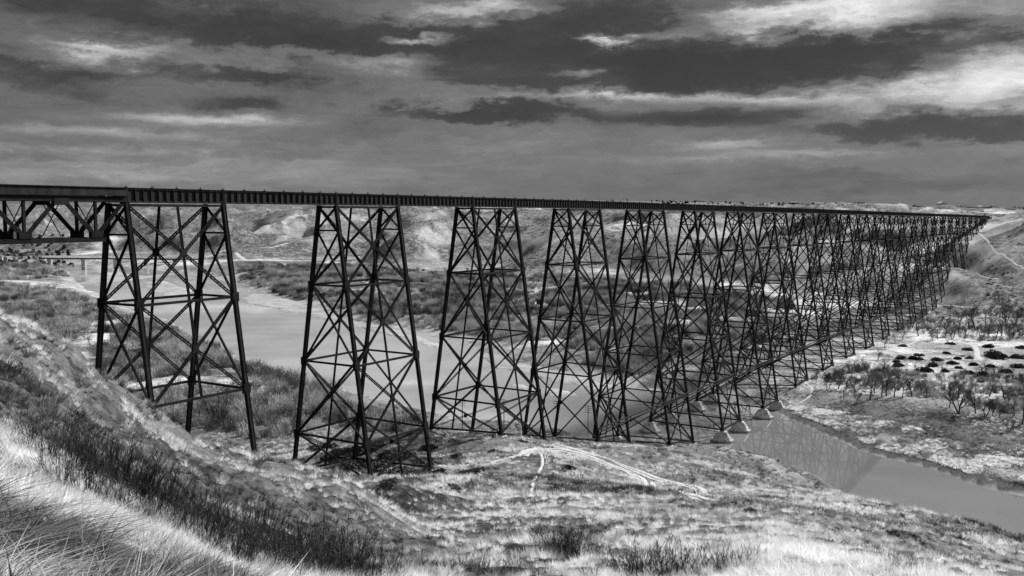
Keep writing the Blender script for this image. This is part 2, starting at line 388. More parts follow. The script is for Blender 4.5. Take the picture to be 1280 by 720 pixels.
def m_steel(t):
    P = pos(t); a, _ = noise(t, P, .7, 5, .65); b, _ = noise(t, P, .09, 3, .5)
    return bsdf(t, (a*.6+b*.4).step(.3, .75, .006, .024), .8, .05)
M_steel = mat('black_painted_steel', m_steel)
def m_girder(t):
    P = pos(t); a, _ = noise(t, P, .9, 5, .65)
    tx = t.nodes.new('ShaderNodeMapping'); tx.inputs['Scale'].default_value = (1.2, 1.2, .12); t.links.new(P, tx.inputs[0]); b, _ = noise(t, tx.outputs[0], 1.0, 4, .6)
    return bsdf(t, (a*.4+b*.6).step(.3, .75, .012, .036), .8, .06)
M_girder = mat('weathered_girder_steel', m_girder)
def m_conc(t):
    P = pos(t); a, _ = noise(t, P, .6, 6, .7); b, _ = noise(t, P, 3.0, 4, .6)
    tx = t.nodes.new('ShaderNodeMapping'); tx.inputs['Scale'].default_value = (1, 1, .18); t.links.new(P, tx.inputs[0]); c, _ = noise(t, tx.outputs[0], 1.6, 4, .7)
    wet = vdot(t, P, (0, 0, 1)).step(WATER+.1, WATER+.9, .35, 1.0)          # tide line of silt near the water
    return bsdf(t, (a*.4+b*.2+c*.4).step(.36, .62, .12, .62)*wet, .9, .2, b, .4, .12)
M_conc = mat('weathered_concrete', m_conc)
def m_path(t):
    P = pos(t); a, _ = noise(t, P, .6, 5, .7); b, _ = noise(t, P, 3.0, 3, .6)
    return bsdf(t, (a*.6+b*.4).step(.3, .7, .24, .52), .95, .05, b, .4, .1)
M_path = mat('bare_trodden_dirt', m_path)

# ground mesh
cen_h = float(GH[0].mean())
V = np.c_[GX.ravel(), GY.ravel(), GH.ravel()]; V = np.vstack([V, [[0, 0, cen_h]]])
ii, jj = np.meshgrid(np.arange(NR-1), np.arange(NA), indexing='ij'); j2 = (jj+1) % NA
Q = np.stack([ii*NA+jj, (ii+1)*NA+jj, (ii+1)*NA+j2, ii*NA+j2], -1).reshape(-1, 4)
me = new_mesh('ground', V, Q, M_ground, True)
X_, Y_, H_, SD_ = V[:-1, 0], V[:-1, 1], V[:-1, 2], GSD.ravel()
RR = np.hypot(X_, Y_)
gx = np.gradient(GH, axis=0)/np.gradient(r_list)[:, None]; slope = np.abs(gx).ravel()
ga = (np.roll(GH, -1, 1)-np.roll(GH, 1, 1))/(2*r_list[:, None]*np.radians(.13)); ga[:, 570:] = 0
slope = np.hypot(slope, ga.ravel())
brush = sstep(fbm(X_/70, Y_/70, 101, 4), .44, .62)*.8
flo = sstep(H_, -72, -80)
brush = brush*np.where(RR > 1100, .75, .9)
brush = np.maximum(brush, flo*sstep(RR, 380, 500)*sstep(fbm(X_/90+5, Y_/90, 103, 4), .38, .55)*.9)
brush *= np.where((X_ > 450) & (X_ < 830) & (Y_ < 190) & (Y_ > 40), .45, 1)
gully = sstep(ga.ravel(), .05, .35)*sstep(RR, 700, 900)*sstep(H_, -78, -66)
brush = np.maximum(brush, gully*.95)
sand = np.clip(sstep(SD_, 26, 4)*sstep(fbm(X_/18, Y_/18, 105, 3), .35, .6), 0, 1)*sstep(H_, -83, -86)
sand = np.maximum(sand, (SD_ < 0)*.8)
vr = ridged(X_/110+3, Y_/110, 15, 3)*.45 + ridged(X_/340, Y_/340, 5, 4)*.55 + (fbm(X_/35, Y_/35, 109, 3)-.5)*.25
brush = np.maximum(brush*np.where(RR > 900, .55, 1), sstep(RR, 750, 950)*sstep(H_, -80, -70)*sstep(vr, .64, .50)*.97)
hs = sstep(RR, 800, 950)*sstep(H_, -79, -70); brush = np.maximum(brush, hs*(.16+.5*sstep(fbm(X_/210, Y_/210, 119, 4), .42, .6)))
brush = np.where(RR > 2300, np.maximum(brush, .6), brush)
eb = (X_ > 300) & (Y_ < 150) & (RR < 520)          # cut bank opposite: dark mud, then a trodden strip
sdn = SD_ + (fbm(X_/9, Y_/9, 113, 2)-.5)*5
gdd, _q = seg_d(X_, Y_, GULLY); brush = np.maximum(brush, sstep(gdd, 34, 14)*.95*sstep(RR, 700, 860))
brush = np.where(eb & (SD_ > 0), np.maximum(brush*.6, sstep(sdn, 11, 7)), brush)
sand = np.where(eb & (SD_ > 0), sstep(sdn, 8.5, 10.5)*sstep(sdn, 17, 14)*.9, sand)
clay = sstep(RR, 800, 1000)*sstep(slope, .34, .6)*sstep(fbm(X_/50, Y_/50, 107, 3), .45, .6)
cov = np.zeros((len(V), 4), np.float32); cov[:-1, 0] = brush*(1-sand); cov[:-1, 1] = sand; cov[:-1, 2] = clay*.6; cov[:-1, 3] = sstep(RR, 480, 420)*sstep(RR, 2, 5)
ca = me.color_attributes.new('cover', 'FLOAT_COLOR', 'POINT'); ca.data.foreach_set('color', cov.ravel())
link('ground', me, kind='structure')

# river: one sheet a little wider than its channel, under the banks
RB = RIVER.copy(); cx, cy = RB.mean(0)
rx = np.array([(x0, y0) for x0 in np.arange(-300, 3900, 150) for y0 in np.arange(-1500, 4200, 150)])
fd = poly_sd(rx[:, 0]+75, rx[:, 1]+75, RIVER)
Vw, Fw = [], []
for (x0, y0), d in zip(rx, fd):
    if d < 140:
        b = len(Vw); Vw += [(x0, y0, WATER), (x0+150, y0, WATER), (x0+150, y0+150, WATER), (x0, y0+150, WATER)]; Fw.append((b, b+1, b+2, b+3))
link('river', new_mesh('river', Vw, Fw, M_water), kind='structure')

# ------------------------------------------------------------------ mesh builder for steelwork
class MB:
    def __init__(s): s.V, s.F = [], []
    def hexa(s, c8):
        b = len(s.V); s.V += [tuple(map(float, c)) for c in c8]
        s.F += [(b, b+3, b+2, b+1), (b+4, b+5, b+6, b+7), (b, b+1, b+5, b+4), (b+1, b+2, b+6, b+5), (b+2, b+3, b+7, b+6), (b+3, b, b+4, b+7)]
    def box(s, x0, x1, y0, y1, z0, z1):
        s.hexa([(x0,y0,z0),(x1,y0,z0),(x1,y1,z0),(x0,y1,z0),(x0,y0,z1),(x1,y0,z1),(x1,y1,z1),(x0,y1,z1)])
    def beam(s, p, q, a, b, ref=(0, 0, 1)):
        """bar from p to q, a wide across ref, b deep along ref"""
        p, q = np.array(p, float), np.array(q, float); d = q-p; d /= np.linalg.norm(d)
        ref = np.array(ref, float); u = np.cross(d, ref)
        if np.linalg.norm(u) < 1e-3: u = np.cross(d, (1, 0, 0))
        u /= np.linalg.norm(u); v = np.cross(u, d)
        c = [(-1,-1),(1,-1),(1,1),(-1,1)]
        s.hexa([p + u*i*a/2 + v*j*b/2 for i, j in c] + [q + u*i*a/2 + v*j*b/2 for i, j in c])
    def laced(s, p, q, dep, th, nrm, step=None):
        """built-up brace: two flanges with zig-zag lacing, depth in the plane with normal nrm"""
        p, q = np.array(p, float), np.array(q, float); d = q-p; L = np.linalg.norm(d); d /= L
        nrm = np.array(nrm, float); e = np.cross(nrm, d); e /= np.linalg.norm(e)
        o = e*(dep/2-th/2)
        s.beam(p+o, q+o, th, .30, nrm); s.beam(p-o, q-o, th, .30, nrm)
        n = max(2, int(L/(step or dep*1.5)))
        for i in range(n):
            a = p + d*L*i/n; b = p + d*L*(i+1)/n; k = 1 if i % 2 else -1
            s.beam(a+o*k, b-o*k, .07, .05, nrm)
    def plate(s, c, u, v, n, a, b, t):
        c, u, v, n = (np.array(k, float) for k in (c, u, v, n))
        q = [(-1,-1),(1,-1),(1,1),(-1,1)]
        s.hexa([c + u*i*a/2 + v*j*b/2 - n*t/2 for i, j in q] + [c + u*i*a/2 + v*j*b/2 + n*t/2 for i, j in q])
    def frustum(s, c, z0, z1, r0, r1, n=8, ex=1.0, ey=1.0, rot=.3927):
        b = len(s.V)
        for z, r in ((z0, r0), (z1, r1)):
            for k in range(n):
                a = rot + 2*math.pi*k/n; s.V.append((c[0]+r*ex*math.cos(a), c[1]+r*ey*math.sin(a), z))
        for k in range(n): s.F.append((b+k, b+(k+1) % n, b+n+(k+1) % n, b+n+k))
        s.F.append(tuple(b+n+k for k in range(n))); s.F.append(tuple(b+k for k in range(n))[::-1])
    def build(s, name, m, parent=None, **kw):
        return link(name, new_mesh(name, s.V, s.F, m), parent, **kw)

# ------------------------------------------------------------------ the viaduct
S0, PER, SPN = 99.87, 50.6, 20.4
WN, WF, BAT = 140.0, 144.9, .152
NT = 25
_zx = [0, 60, 130, 200, 260, 400, 528, 900, 1300, 2000]; _zz = [2.0, 2.0, 2.05, 2.0, 1.85, 1.25, .6, -1.6, -3.9, -8.0]
def zb(s):
    # underside of the girders, a slight crest then a gentle fall to the far end
    return float(np.interp(s-25, _zx, _zz)*.5 + np.interp(s+25, _zx, _zz)*.5)
GD = 2.45
via = link('railway_viaduct', None, label='long black steel trestle viaduct striding across the river valley', cat='bridge')
def legpt(s, near, z):
    zt = zb(s)-.25; return np.array([s, (WN-BAT*(zt-z)) if near else (WF+BAT*(zt-z)), z])
LEV = [-17.0, -33.9, -50.4, -66.9, -83.0]
def find_base(s, near):
    z = -50.0
    for _ in range(30):
        p = legpt(s, near, z); g = float(hm(p[0], p[1])[0]); z = .5*z + .5*g
    return z
def shared_pedestal(river):
    m = MB()
    if river:
        m.frustum((0, 0), -7.5, -3.3, 4.3, 3.9, 10, .8, 1.15); m.frustum((0, 0), -3.3, -.35, 3.5, 1.7, 10, .8, 1.15); m.frustum((0, 0), -.35, 0, 1.5, 1.4, 4, 1, 1, .7854)
    else:
        m.frustum((0, 0), -3.5, -.3, 2.5, 1.35, 4, 1, 1, .7854); m.frustum((0, 0), -.3, 0, 1.1, 1.0, 4, 1, 1, .7854)
    return new_mesh('pedestal', m.V, m.F, M_conc)
ME_ped, ME_pier = shared_pedestal(False), shared_pedestal(True)
Xv, Yv, Zv = np.eye(3)
for k in range(NT):
    sA, sB = S0+PER*k, S0+PER*k+SPN
    base = {}
    for s in (sA, sB):
        for near in (True, False):
            g = find_base(s, near); p = legpt(s, near, g)
            inriver = g < WATER + 1.2
            base[(s, near)] = (-84.2 if inriver else g+.55, inriver)
    lowest_ok = max(b for b, _ in base.values()) + 3.0
    det = k < 7
    FK = 1.0 if k < 5 else 1.25
    lv = [zb(sA)-.45] + [z + zb(sA) - .25 for z in LEV if z + zb(sA) - .25 > lowest_ok]
    # gusset plates (and, far away, all bracing) make up the tower's own mesh
    tw = MB()
    faces_long = [(True, sA, sB), (False, sA, sB)]; faces_tr = [sA, sB]
    def node(s, near, i):
        if i < len(lv): return legpt(s, near, lv[i])
        return legpt(s, near, base[(s, near)][0] + .35)
    nl = len(lv)
    parts = []   # (name, MB)
    def emit(name, fn):
        if det:
            m = MB(); fn(m); parts.append((name, m))
        else: fn(tw)
    deepest = [min(lv[-1] - base[key][0] for key in base)]
    npan = nl if deepest[0] > 4.5 else nl-1
    for near, a, b in faces_long:
        nrm = (0, 1, 0)
        for i in range(npan+1):
            if i >= nl and deepest[0] <= 4.5: break
            p, q = node(a, near, i), node(b, near, i)
            if i == 0: emit('strut', lambda m, p=p, q=q: m.beam(p, q, .42, .42))
            else: emit('strut', lambda m, p=p, q=q: m.beam(p, q, .44*FK, .44*FK))
        for i in range(npan):
            p, q, u, v = node(a, near, i), node(b, near, i+1), node(b, near, i), node(a, near, i+1)
            if det and k < 5:
                emit('diagonal_brace', lambda m, p=p, q=q: m.laced(p, q, .55, .17, nrm)); emit('diagonal_brace', lambda m, p=u, q=v: m.laced(p, q, .55, .17, nrm))
            else:
                emit('diagonal_brace', lambda m, p=p, q=q: m.beam(p, q, .56*FK, .40, (0,1,0))); emit('diagonal_brace', lambda m, p=u, q=v: m.beam(p, q, .56*FK, .40, (0,1,0)))
            c = (p+q+u+v)/4
            if abs((p-v)[2]-(u-q)[2]) > .5: ha, hb = (p-v)[2], (u-q)[2]; c = p + (q-p)*ha/(ha+hb)
            emit('gusset_plate', lambda m, c=c: m.plate(c, Xv, Zv, Yv, 1.25, 1.25, .36))
            tm, bm_ = (p+u)/2, (q+v)/2
            if k < 5: emit('hanger', lambda m, p=tm, q=bm_, k=k: m.laced(p, q, .42, .12, nrm, .6))
            else: emit('hanger', lambda m, p=tm, q=bm_: m.beam(p, q, .24, .24))
    for s in faces_tr:
        nrm = (1, 0, 0)
        for i in range(npan+1):
            if i == 0 or (i >= nl and deepest[0] <= 4.5): continue
            p, q = node(s, True, i), node(s, False, i)
            emit('strut', lambda m, p=p, q=q: m.beam(p, q, .40*FK, .40*FK))
        for i in range(npan):
            P0, Q0, P1, Q1 = node(s, True, i), node(s, False, i), node(s, True, i+1), node(s, False, i+1)
            segs = [(P0, Q0, P1, Q1)]
            if i == 0:
                zm = lv[0]-5.0; Pm, Qm = legpt(s, True, zm), legpt(s, False, zm)
                emit('strut', lambda m, p=Pm, q=Qm: m.beam(p, q, .34, .34)); segs = [(P0, Q0, Pm, Qm), (Pm, Qm, P1, Q1)]
            for a0, b0, a1, b1 in segs:
                if k < 3:
                    emit('sway_brace', lambda m, p=a0, q=b1: m.laced(p, q, .40, .12, nrm, .6)); emit('sway_brace', lambda m, p=b0, q=a1: m.laced(p, q, .40, .12, nrm, .6))
                else:
                    emit('sway_brace', lambda m, p=a0, q=b1: m.beam(p, q, .36*FK, .36*FK, nrm)); emit('sway_brace', lambda m, p=b0, q=a1: m.beam(p, q, .36*FK, .36*FK, nrm))
                wt, wb = abs(b0[1]-a0[1]), abs(b1[1]-a1[1]); c = a0 + (b1-a0)*wt/(wt+wb); emit('gusset_plate', lambda m, c=c: m.plate(c, Yv, Zv, Xv, .8, .9, .26))
    for (s, near), (zbse, riv) in base.items():
        for i in range(1, nl):
            c = legpt(s, near, lv[i]); emit('gusset_plate', lambda m, c=c: m.plate(c, Xv, Zv, Yv, 1.5, 1.7, .70))
    t = tw.build('trestle_tower', M_steel, via) if tw.F else link('trestle_tower', None, via)
    for nm, m in parts: m.build(nm, M_steel, t)
    for (s, near), (zbse, riv) in base.items():
        m = MB(); p0, p1 = legpt(s, near, zb(s)-.1), legpt(s, near, zbse-.02)
        m.beam(p1, p0, .50, .64, (0, 1, 0))
        for d in (-.31, .31): m.beam(p1+np.array([d, 0, 0]), p0+np.array([d, 0, 0]), .12, .76, (0, 1, 0))   # cover plates
        m.box(s-.85, s+.85, p1[1]-.85, p1[1]+.85, zbse-.02, zbse+.18)
        m.build('leg', M_steel, t)
        o = link('pedestal', ME_pier if riv else ME_ped, t, loc=(p1[0], p1[1], zbse-.02))

# plate girders, a pair for each span, resting on the tower legs
bounds = []
for k in range(NT):
    bounds += [S0+PER*k, S0+PER*k+SPN]
bounds.append(S0+PER*NT)
deck = MB(); rail = MB()
for i in range(len(bounds)-1):
    a, b = bounds[i]+.06, bounds[i+1]-.06
    za, zb_ = zb(a), zb(b)
    for near in (True, False):
        y = WN+.05 if near else WF-.05
        out = -1 if near else 1
        m = MB()
        def slab(y0, y1, lo, hi):
            m.hexa([(a,y0,za+lo),(b,y0,zb_+lo),(b,y1,zb_+lo),(a,y1,za+lo),(a,y0,za+hi),(b,y0,zb_+hi),(b,y1,zb_+hi),(a,y1,za+hi)])
        slab(y-.03, y+.03, .06, GD-.06); slab(y-.28, y+.28, GD-.06, GD); slab(y-.28, y+.28, 0, .06)
        slab(y-.2, y-.03, GD-.30, GD-.062) if near else slab(y+.03, y+.2, GD-.30, GD-.062)
        slab(y-.2, y-.03, .062, .26) if near else slab(y+.03, y+.2, .062, .26)
        n = max(4, int(round((b-a)/1.55))); st = []
        for q in range(n+1):
            x = a+.08+(b-a-.16)*q/n; z = zb(x)
            wdt = .2 if q in (0, n) else (.11 if q % 2 else .16)
            yy = (y-.27, y-.03) if near else (y+.03, y+.27)
            st.append((x-wdt/2, x+wdt/2, yy[0], yy[1], z+.062, z+GD-.062))
        own = near and a < 330
        if not own:
            for c in st: m.box(*c)
        g = m.build('plate_girder', M_girder, via)
        if own:
            for c in st:
                mm = MB(); mm.box(*c); mm.build('stiffener', M_steel, g)
        x = a
        while near and x < b:
            rail.box(x-.05, x+.05, y-.05, y+.05, zb(x)+GD, zb(x)+GD+.42); rail.box(x-.22, x+.22, y-.2, y+.2, zb(x)+GD, zb(x)+GD+.12); x += 5.1
    slab2 = (WN+.35, WF-.35)
    deck.hexa([(a,slab2[0],za+1.2),(b,slab2[0],zb_+1.2),(b,slab2[1],zb_+1.2),(a,slab2[1],za+1.2),(a,slab2[0],za+1.5),(b,slab2[0],zb_+1.5),(b,slab2[1],zb_+1.5),(a,slab2[1],za+1.5)])
    for q in range(4):
        x = a+1+(b-a-2)*q/3; deck.box(x-.12, x+.12, WN+.1, WF-.1, zb(x)+.35, zb(x)+1.2)
deck.build('track_deck', M_steel, via)
rail.build('girder_post', M_steel, via, kind='stuff')
# deck truss span at the near end
ZT = zb(95)
tr = MB()
for y in (WN-.1, WF+.1):
    tr.box(63.5, 99.8, y-.3, y+.3, ZT+.05, ZT+.95)
tsp = tr.build('deck_truss', M_steel, via)
def part(nm, fn, par, mt=M_steel):
    m = MB(); fn(m); return m.build(nm, mt, par)
for y in (WN-.1, WF+.1):
    o_ = -1 if y < 142 else 1
    part('bottom_chord', lambda m: m.box(69, 95.6, y-.35, y+.35, -4.45, -3.75), tsp)
    for s in (70, 82, 94):
        part('gusset_plate', lambda m: m.box(s-1.0, s+1.0, y-.42, y+.42, -3.75, -2.75), tsp)
        part('vertical', lambda m: m.beam((s, y, -2.75), (s, y, ZT+.05), .42, .42, (1, 0, 0)), tsp)
    for s in (76, 88):
        part('gusset_plate', lambda m: m.box(s-1.25, s+1.25, y-.42, y+.42, ZT-.55, ZT+.5), tsp)
    for s0, s1 in ((64.5,70),(76,70),(76,82),(88,82),(88,94),(99.3,94)):
        e0 = np.array((s0+(.7 if s1 > s0 else -.7)*(s0 not in (64.5, 99.3)), y, ZT+.1)); e1 = np.array((s1+(-.55 if s1 > s0 else .55), y, -3.0))
        part('diagonal', lambda m: m.laced(e0, e1, .62, .26, (0, 1, 0), 1.2), tsp)
    part('top_fascia', lambda m: (m.box(63.5, 99.7, y-.12+o_*.5, y+.12+o_*.5, ZT+1.05, ZT+GD-.1), m.box(63.5, 99.7, y-.3+o_*.5, y+.3+o_*.5, ZT+GD-.1, ZT+GD)), tsp, M_girder)
for s in (70, 76, 82, 88, 94):
    part('sway_frame', lambda m: (m.beam((s, WN, ZT), (s, WF, -3.4), .12, .12), m.beam((s, WF, ZT), (s, WN, -3.4), .12, .12), m.beam((s, WN, -4), (s, WF, -4), .3, .3), m.beam((s, WN, ZT+.3), (s, WF, ZT+.3), .4, .5)), tsp)
part('track_deck', lambda m: m.box(40, 99.8, WN+.3, WF-.3, ZT+1.2, ZT+1.5), via)
part('abutment', lambda m: (m.box(56, 63.2, WN-2.5, WF+2.5, -26, ZT-.1), m.box(38, 56, WN-2.2, WF+2.2, -12, ZT+1.15)), via, M_conc)
zE = zb(S0+PER*NT)
part('abutment', lambda m: m.box(S0+PER*NT+.1, S0+PER*NT+14, WN-3, WF+3, -30, zE+1.1), via, M_conc)
# pair of pipes carried along the near legs low down
pp = MB()
for i in range(len(bounds)-2):
    a, b = bounds[i], bounds[i+1]
    if a < 250 or b > 935: continue
    pa, pb = legpt(a, True, zb(a)-67.15), legpt(b, True, zb(b)-67.15)
    for dz_ in (0, 1.0): pp.beam(pa+np.array([0, -.72, dz_]), pb+np.array([0, -.72, dz_]), .34, .34)
pp.build('service_pipe', M_girder, via)

# ------------------------------------------------------------------ trails and roads draped on the ground
def resample(P, step):
    P = [np.array(p[:2]) for p in P]; out = []
    # Catmull-Rom through the points
    Q = [P[0]*2-P[1]] + P + [P[-1]*2-P[-2]]
    for i in range(1, len(Q)-2):
        n = max(2, int(np.linalg.norm(Q[i+1]-Q[i])/step))
        for k in range(n):
            t = k/n; a, b, c, d = Q[i-1], Q[i], Q[i+1], Q[i+2]
            out.append(.5*((2*b) + (c-a)*t + (2*a-5*b+4*c-d)*t*t + (3*b-a-3*c+d)*t**3))
    out.append(P[-1]); return np.array(out)
TRAILS = []
def trail(name, pix, width, lift=.16, tracks=1, step=2.5, m=M_path):
    C = resample(hits(pix), step); d = np.gradient(C, axis=0); d /= np.linalg.norm(d, axis=1)[:, None]+1e-9
    nrm = np.c_[-d[:, 1], d[:, 0]]
    TRAILS.append((C, width))
    V, F = [], []
    offs = [0] if tracks == 1 else [-.85, .85]
    for o in offs:
        w = width*.75 if tracks == 1 else .62
        wl = w*(.75+.5*fbm(C[:, 0]/2.0, C[:, 1]/2.0, 7, 2)); wr = w*(.75+.5*fbm(C[:, 0]/2.0, C[:, 1]/2.0, 17, 2))
        L = C + nrm*(o+wl)[:, None]; Rr = C + nrm*(o-wr)[:, None]; b0 = len(V)
        mid = C + nrm*o
        zl, zr, zm = hm(L[:, 0], L[:, 1]), hm(Rr[:, 0], Rr[:, 1]), hm(mid[:, 0], mid[:, 1])
        for i in range(len(C)):
            V += [(L[i, 0], L[i, 1], zl[i]+lift*.4), (mid[i, 0], mid[i, 1], zm[i]+lift), (Rr[i, 0], Rr[i, 1], zr[i]+lift*.4)]
        for i in range(len(C)-1):
            for q in (0, 1): F.append((b0+3*i+q, b0+3*i+q+1, b0+3*i+q+4, b0+3*i+q+3))
    link(name, new_mesh(name, V, F, m, True), kind='structure')
trail('path', [(652,571),(668,562),(700,562),(722,567),(760,581),(800,598),(842,613),(888,626)], 2.6, tracks=2)
trail('path', [(688,556),(730,566),(780,583),(830,601),(872,611),(893,621)], 2.4, tracks=2)
trail('path', [(676,566),(678,580),(671,594),(665,610),(664,622)], .42)
trail('path', [(545,582),(590,581),(625,575),(655,567),(672,560)], .9)
trail('path', [(1209,408),(1201,418),(1195,426),(1215,431),(1221,438),(1222,446),(1232,453),(1248,459)], 2.0)
trail('path', [(1105,440),(1135,431),(1154,423),(1158,414),(1151,409)], 1.1)
trail('path', [(1160,392),(1164,388),(1178,382),(1209,384),(1258,385)], 1.3)
trail('path', [(1001,474),(1014,484),(1012,495),(1000,504)], .8)
trail('path', [(1222,291),(1238,306),(1252,318),(1280,336)], 1.2)
trail('road', [(250,322),(285,314),(298,320),(320,325),(360,326),(410,325),(450,321)], 5, .4, step=12)
trail('road', [(300,314),(330,310),(360,304)], 3.5, .4, step=12)

# ------------------------------------------------------------------ plant materials
def m_blade(lo, hi, trans=.35):
    def f(t):
        at = t.nodes.new('ShaderNodeAttribute'); at.attribute_type = 'INSTANCER'; at.attribute_name = 'tone'
        oi = t.nodes.new('ShaderNodeObjectInfo'); rnd = S_(t, oi.outputs['Random'])
        c = (S_(t, at.outputs['Fac']) + (rnd-.5)*.7).clamp().lerp(lo, hi)
        b = t.nodes.new('ShaderNodeBsdfDiffuse'); t.links.new(grey(t, c), b.inputs[0])
        if not trans: return b.outputs[0]
        tr = t.nodes.new('ShaderNodeBsdfTranslucent'); t.links.new(grey(t, c), tr.inputs[0])
        mx = t.nodes.new('ShaderNodeMixShader'); mx.inputs[0].default_value = trans; t.links.new(b.outputs[0], mx.inputs[1]); t.links.new(tr.outputs[0], mx.inputs[2])
        return mx.outputs[0]
    return f
def m_plant(lo, hi):
    def f(t):
        oi = t.nodes.new('ShaderNodeObjectInfo'); rnd = S_(t, oi.outputs['Random']); a, _ = noise(t, pos(t), .8, 2, .6)
        b = t.nodes.new('ShaderNodeBsdfDiffuse'); t.links.new(grey(t, (rnd*.5+a*.5).step(.15, .85, lo, hi)), b.inputs[0]); return b.outputs[0]
    return f
M_straw = mat('pale_straw', m_blade(.04, .78, .35)); M_grass = mat('dry_bunch_grass', m_blade(.04, .95, .38))
M_field = mat('meadow_grass', m_blade(.05, .88, .3)); M_weed = mat('bleached_weeds', m_blade(.25, .95, .3))
M_willow = mat('willow_twigs', m_blade(.04, .50, 0)); M_twig = mat('bare_twigs', m_plant(.03, .20)); M_sage = mat('dark_shrub_leaf', m_plant(.015, .08)); M_btwig = mat('dark_bush_twigs', m_plant(.012, .07))
def m_bark(t):
    P = pos(t); a, _ = noise(t, P, 1.5, 4, .6); return bsdf(t, a.step(.3, .7, .02, .075), .9, .1)
M_bark = mat('dark_bark', m_bark)
rng = np.random.default_rng(11); random.seed(11)

# ------------------------------------------------------------------ plant prototypes (meshes only)
def blades(n, l0, l1, w, spread, lean, segs=3, curl=.9, seed=0, tilt=(.05, .9)):
    r = np.random.default_rng(seed); V, F = [], []
    for _ in range(n):
        a = r.uniform(0, 2*math.pi); rad = spread*math.sqrt(r.uniform()); b = np.array([rad*math.cos(a), rad*math.sin(a), -.03])
        L = r.uniform(l0, l1); az = a + r.normal(0, .9); ti = r.uniform(*tilt)
        d = np.array([math.cos(az)*math.sin(ti) + lean[0], math.sin(az)*math.sin(ti) + lean[1], math.cos(ti)]); d /= np.linalg.norm(d)
        bend = np.array([d[0], d[1], -.6])*curl*r.uniform(.3, 1.2)/segs
        sd_ = np.cross(d, (0, 0, 1)); sd_ = sd_/(np.linalg.norm(sd_)+1e-6); sa = r.uniform(0, math.pi)
        sd_ = sd_*math.cos(sa) + np.cross(d, sd_)*math.sin(sa)
        p = b.copy(); ww = w*r.uniform(.6, 1.3); k0 = len(V)
        for i in range(segs+1):
            hw = ww*(1-(i/segs)**1.6)*.5
            if i < segs: V += [p-sd_*hw, p+sd_*hw]
            else: V += [p]
            p = p + d*L/segs; d = d + bend; d /= np.linalg.norm(d)
        for i in range(segs-1): F.append((k0+2*i, k0+2*i+1, k0+2*i+3, k0+2*i+2))
        F.append((k0+2*segs-2, k0+2*segs-1, k0+2*segs))
    return V, F
def prism(V, F, p, q, r0, r1, n):
    d = q-p; d = d/(np.linalg.norm(d)+1e-9); u = np.cross(d, (.3, .9, .2)); u /= np.linalg.norm(u)+1e-9; v = np.cross(d, u); b = len(V)
    for c, r in ((p, r0), (q, r1)):
        for k in range(n):
            a = 2*math.pi*k/n; V.append(c + (u*math.cos(a)+v*math.sin(a))*r)
    for k in range(n): F.append((b+k, b+(k+1) % n, b+n+(k+1) % n, b+n+k))
def strip(V, F, p, q, w, r):
    d = q-p; d = d/(np.linalg.norm(d)+1e-9); u = np.cross(d, r.normal(size=3)); u /= np.linalg.norm(u)+1e-9; b = len(V)
    V += [p-u*w/2, p+u*w/2, q+u*w*.2, q-u*w*.2]; F.append((b, b+1, b+2, b+3))
def bare_tree(seed, H, wide=1.0, twigw=.05, multi=1):
    r = np.random.default_rng(seed); TV, TF, CV, CF = [], [], [], []
    def grow(p, d, L, rad, lev):
        n = 4 if lev < 2 else 2; pts = [p]
        for i in range(n):
            d = d + r.normal(0, .16 if lev else .09, 3) + np.array([0, 0, .06]); d /= np.linalg.norm(d)
            q = pts[-1] + d*L/n
            ra, rb = rad*(1-.62*i/n), rad*(1-.62*(i+1)/n)
            if lev < 2: prism(TV, TF, pts[-1], q, ra, rb, 5)
            elif lev == 2: prism(CV, CF, pts[-1], q, max(ra, .03), max(rb, .02), 3)
            else: strip(CV, CF, pts[-1], q, twigw, r)
            pts.append(q)
        if lev >= 4: return
        nb = (6, 5, 4, 4)[lev]
        for k in range(nb):
            t = r.uniform(.35, 1.0) if lev else r.uniform(.32, 1.0)
            fi = t*n; i = min(int(fi), n-1); b = pts[i] + (pts[i+1]-pts[i])*(fi-i)
            a = r.uniform(0, 2*math.pi); ang = r.uniform(.45, 1.0)*wide
            u = np.cross(d, (.2, .1, .97 if abs(d[2]) < .9 else .1)); u /= np.linalg.norm(u)+1e-9; v = np.cross(d, u)
            nd = d*math.cos(ang) + (u*math.cos(a)+v*math.sin(a))*math.sin(ang)
            grow(b, nd, L*r.uniform(.42, .68), max(rad*.5, .015), lev+1)
    for m_ in range(multi):
        a = r.uniform(0, 6.28); lean = .12 if multi == 1 else .38
        grow(np.array([.25*m_*math.cos(a), .25*m_*math.sin(a), -.5]), np.array([lean*math.cos(a), lean*math.sin(a), 1.0]), H*.58, H*.026/(1+.25*(multi-1)), 0)
    return new_mesh('trunk', TV, TF, M_bark), new_mesh('crown', CV, CF, M_twig)
def shrub(seed, n, H, spread, w, m, leafy=0):
    r = np.random.default_rng(seed); V, F = [], []
    for _ in range(n):
        a = r.uniform(0, 6.28); rad = spread*math.sqrt(r.uniform())*.5; p = np.array([rad*math.cos(a), rad*math.sin(a), -.1])
        ti = r.uniform(.0, .42)*spread/(H*.6); d = np.array([math.cos(a)*ti, math.sin(a)*ti, 1.0]); d /= np.linalg.norm(d); L = H*r.uniform(.55, 1.05)
        for i in range(3):
            d2 = d + r.normal(0, .10, 3); d2 /= np.linalg.norm(d2); q = p + d2*L/3
            strip(V, F, p, q, w*(1-.25*i), r)
            for _k in range(2):
                b = p + (q-p)*r.uniform(); e = d2 + r.normal(0, .42, 3); e /= np.linalg.norm(e)
                strip(V, F, b, b+e*L*r.uniform(.12, .26), w*.6, r)
            p = q
    return new_mesh('shrub', V, F, m)
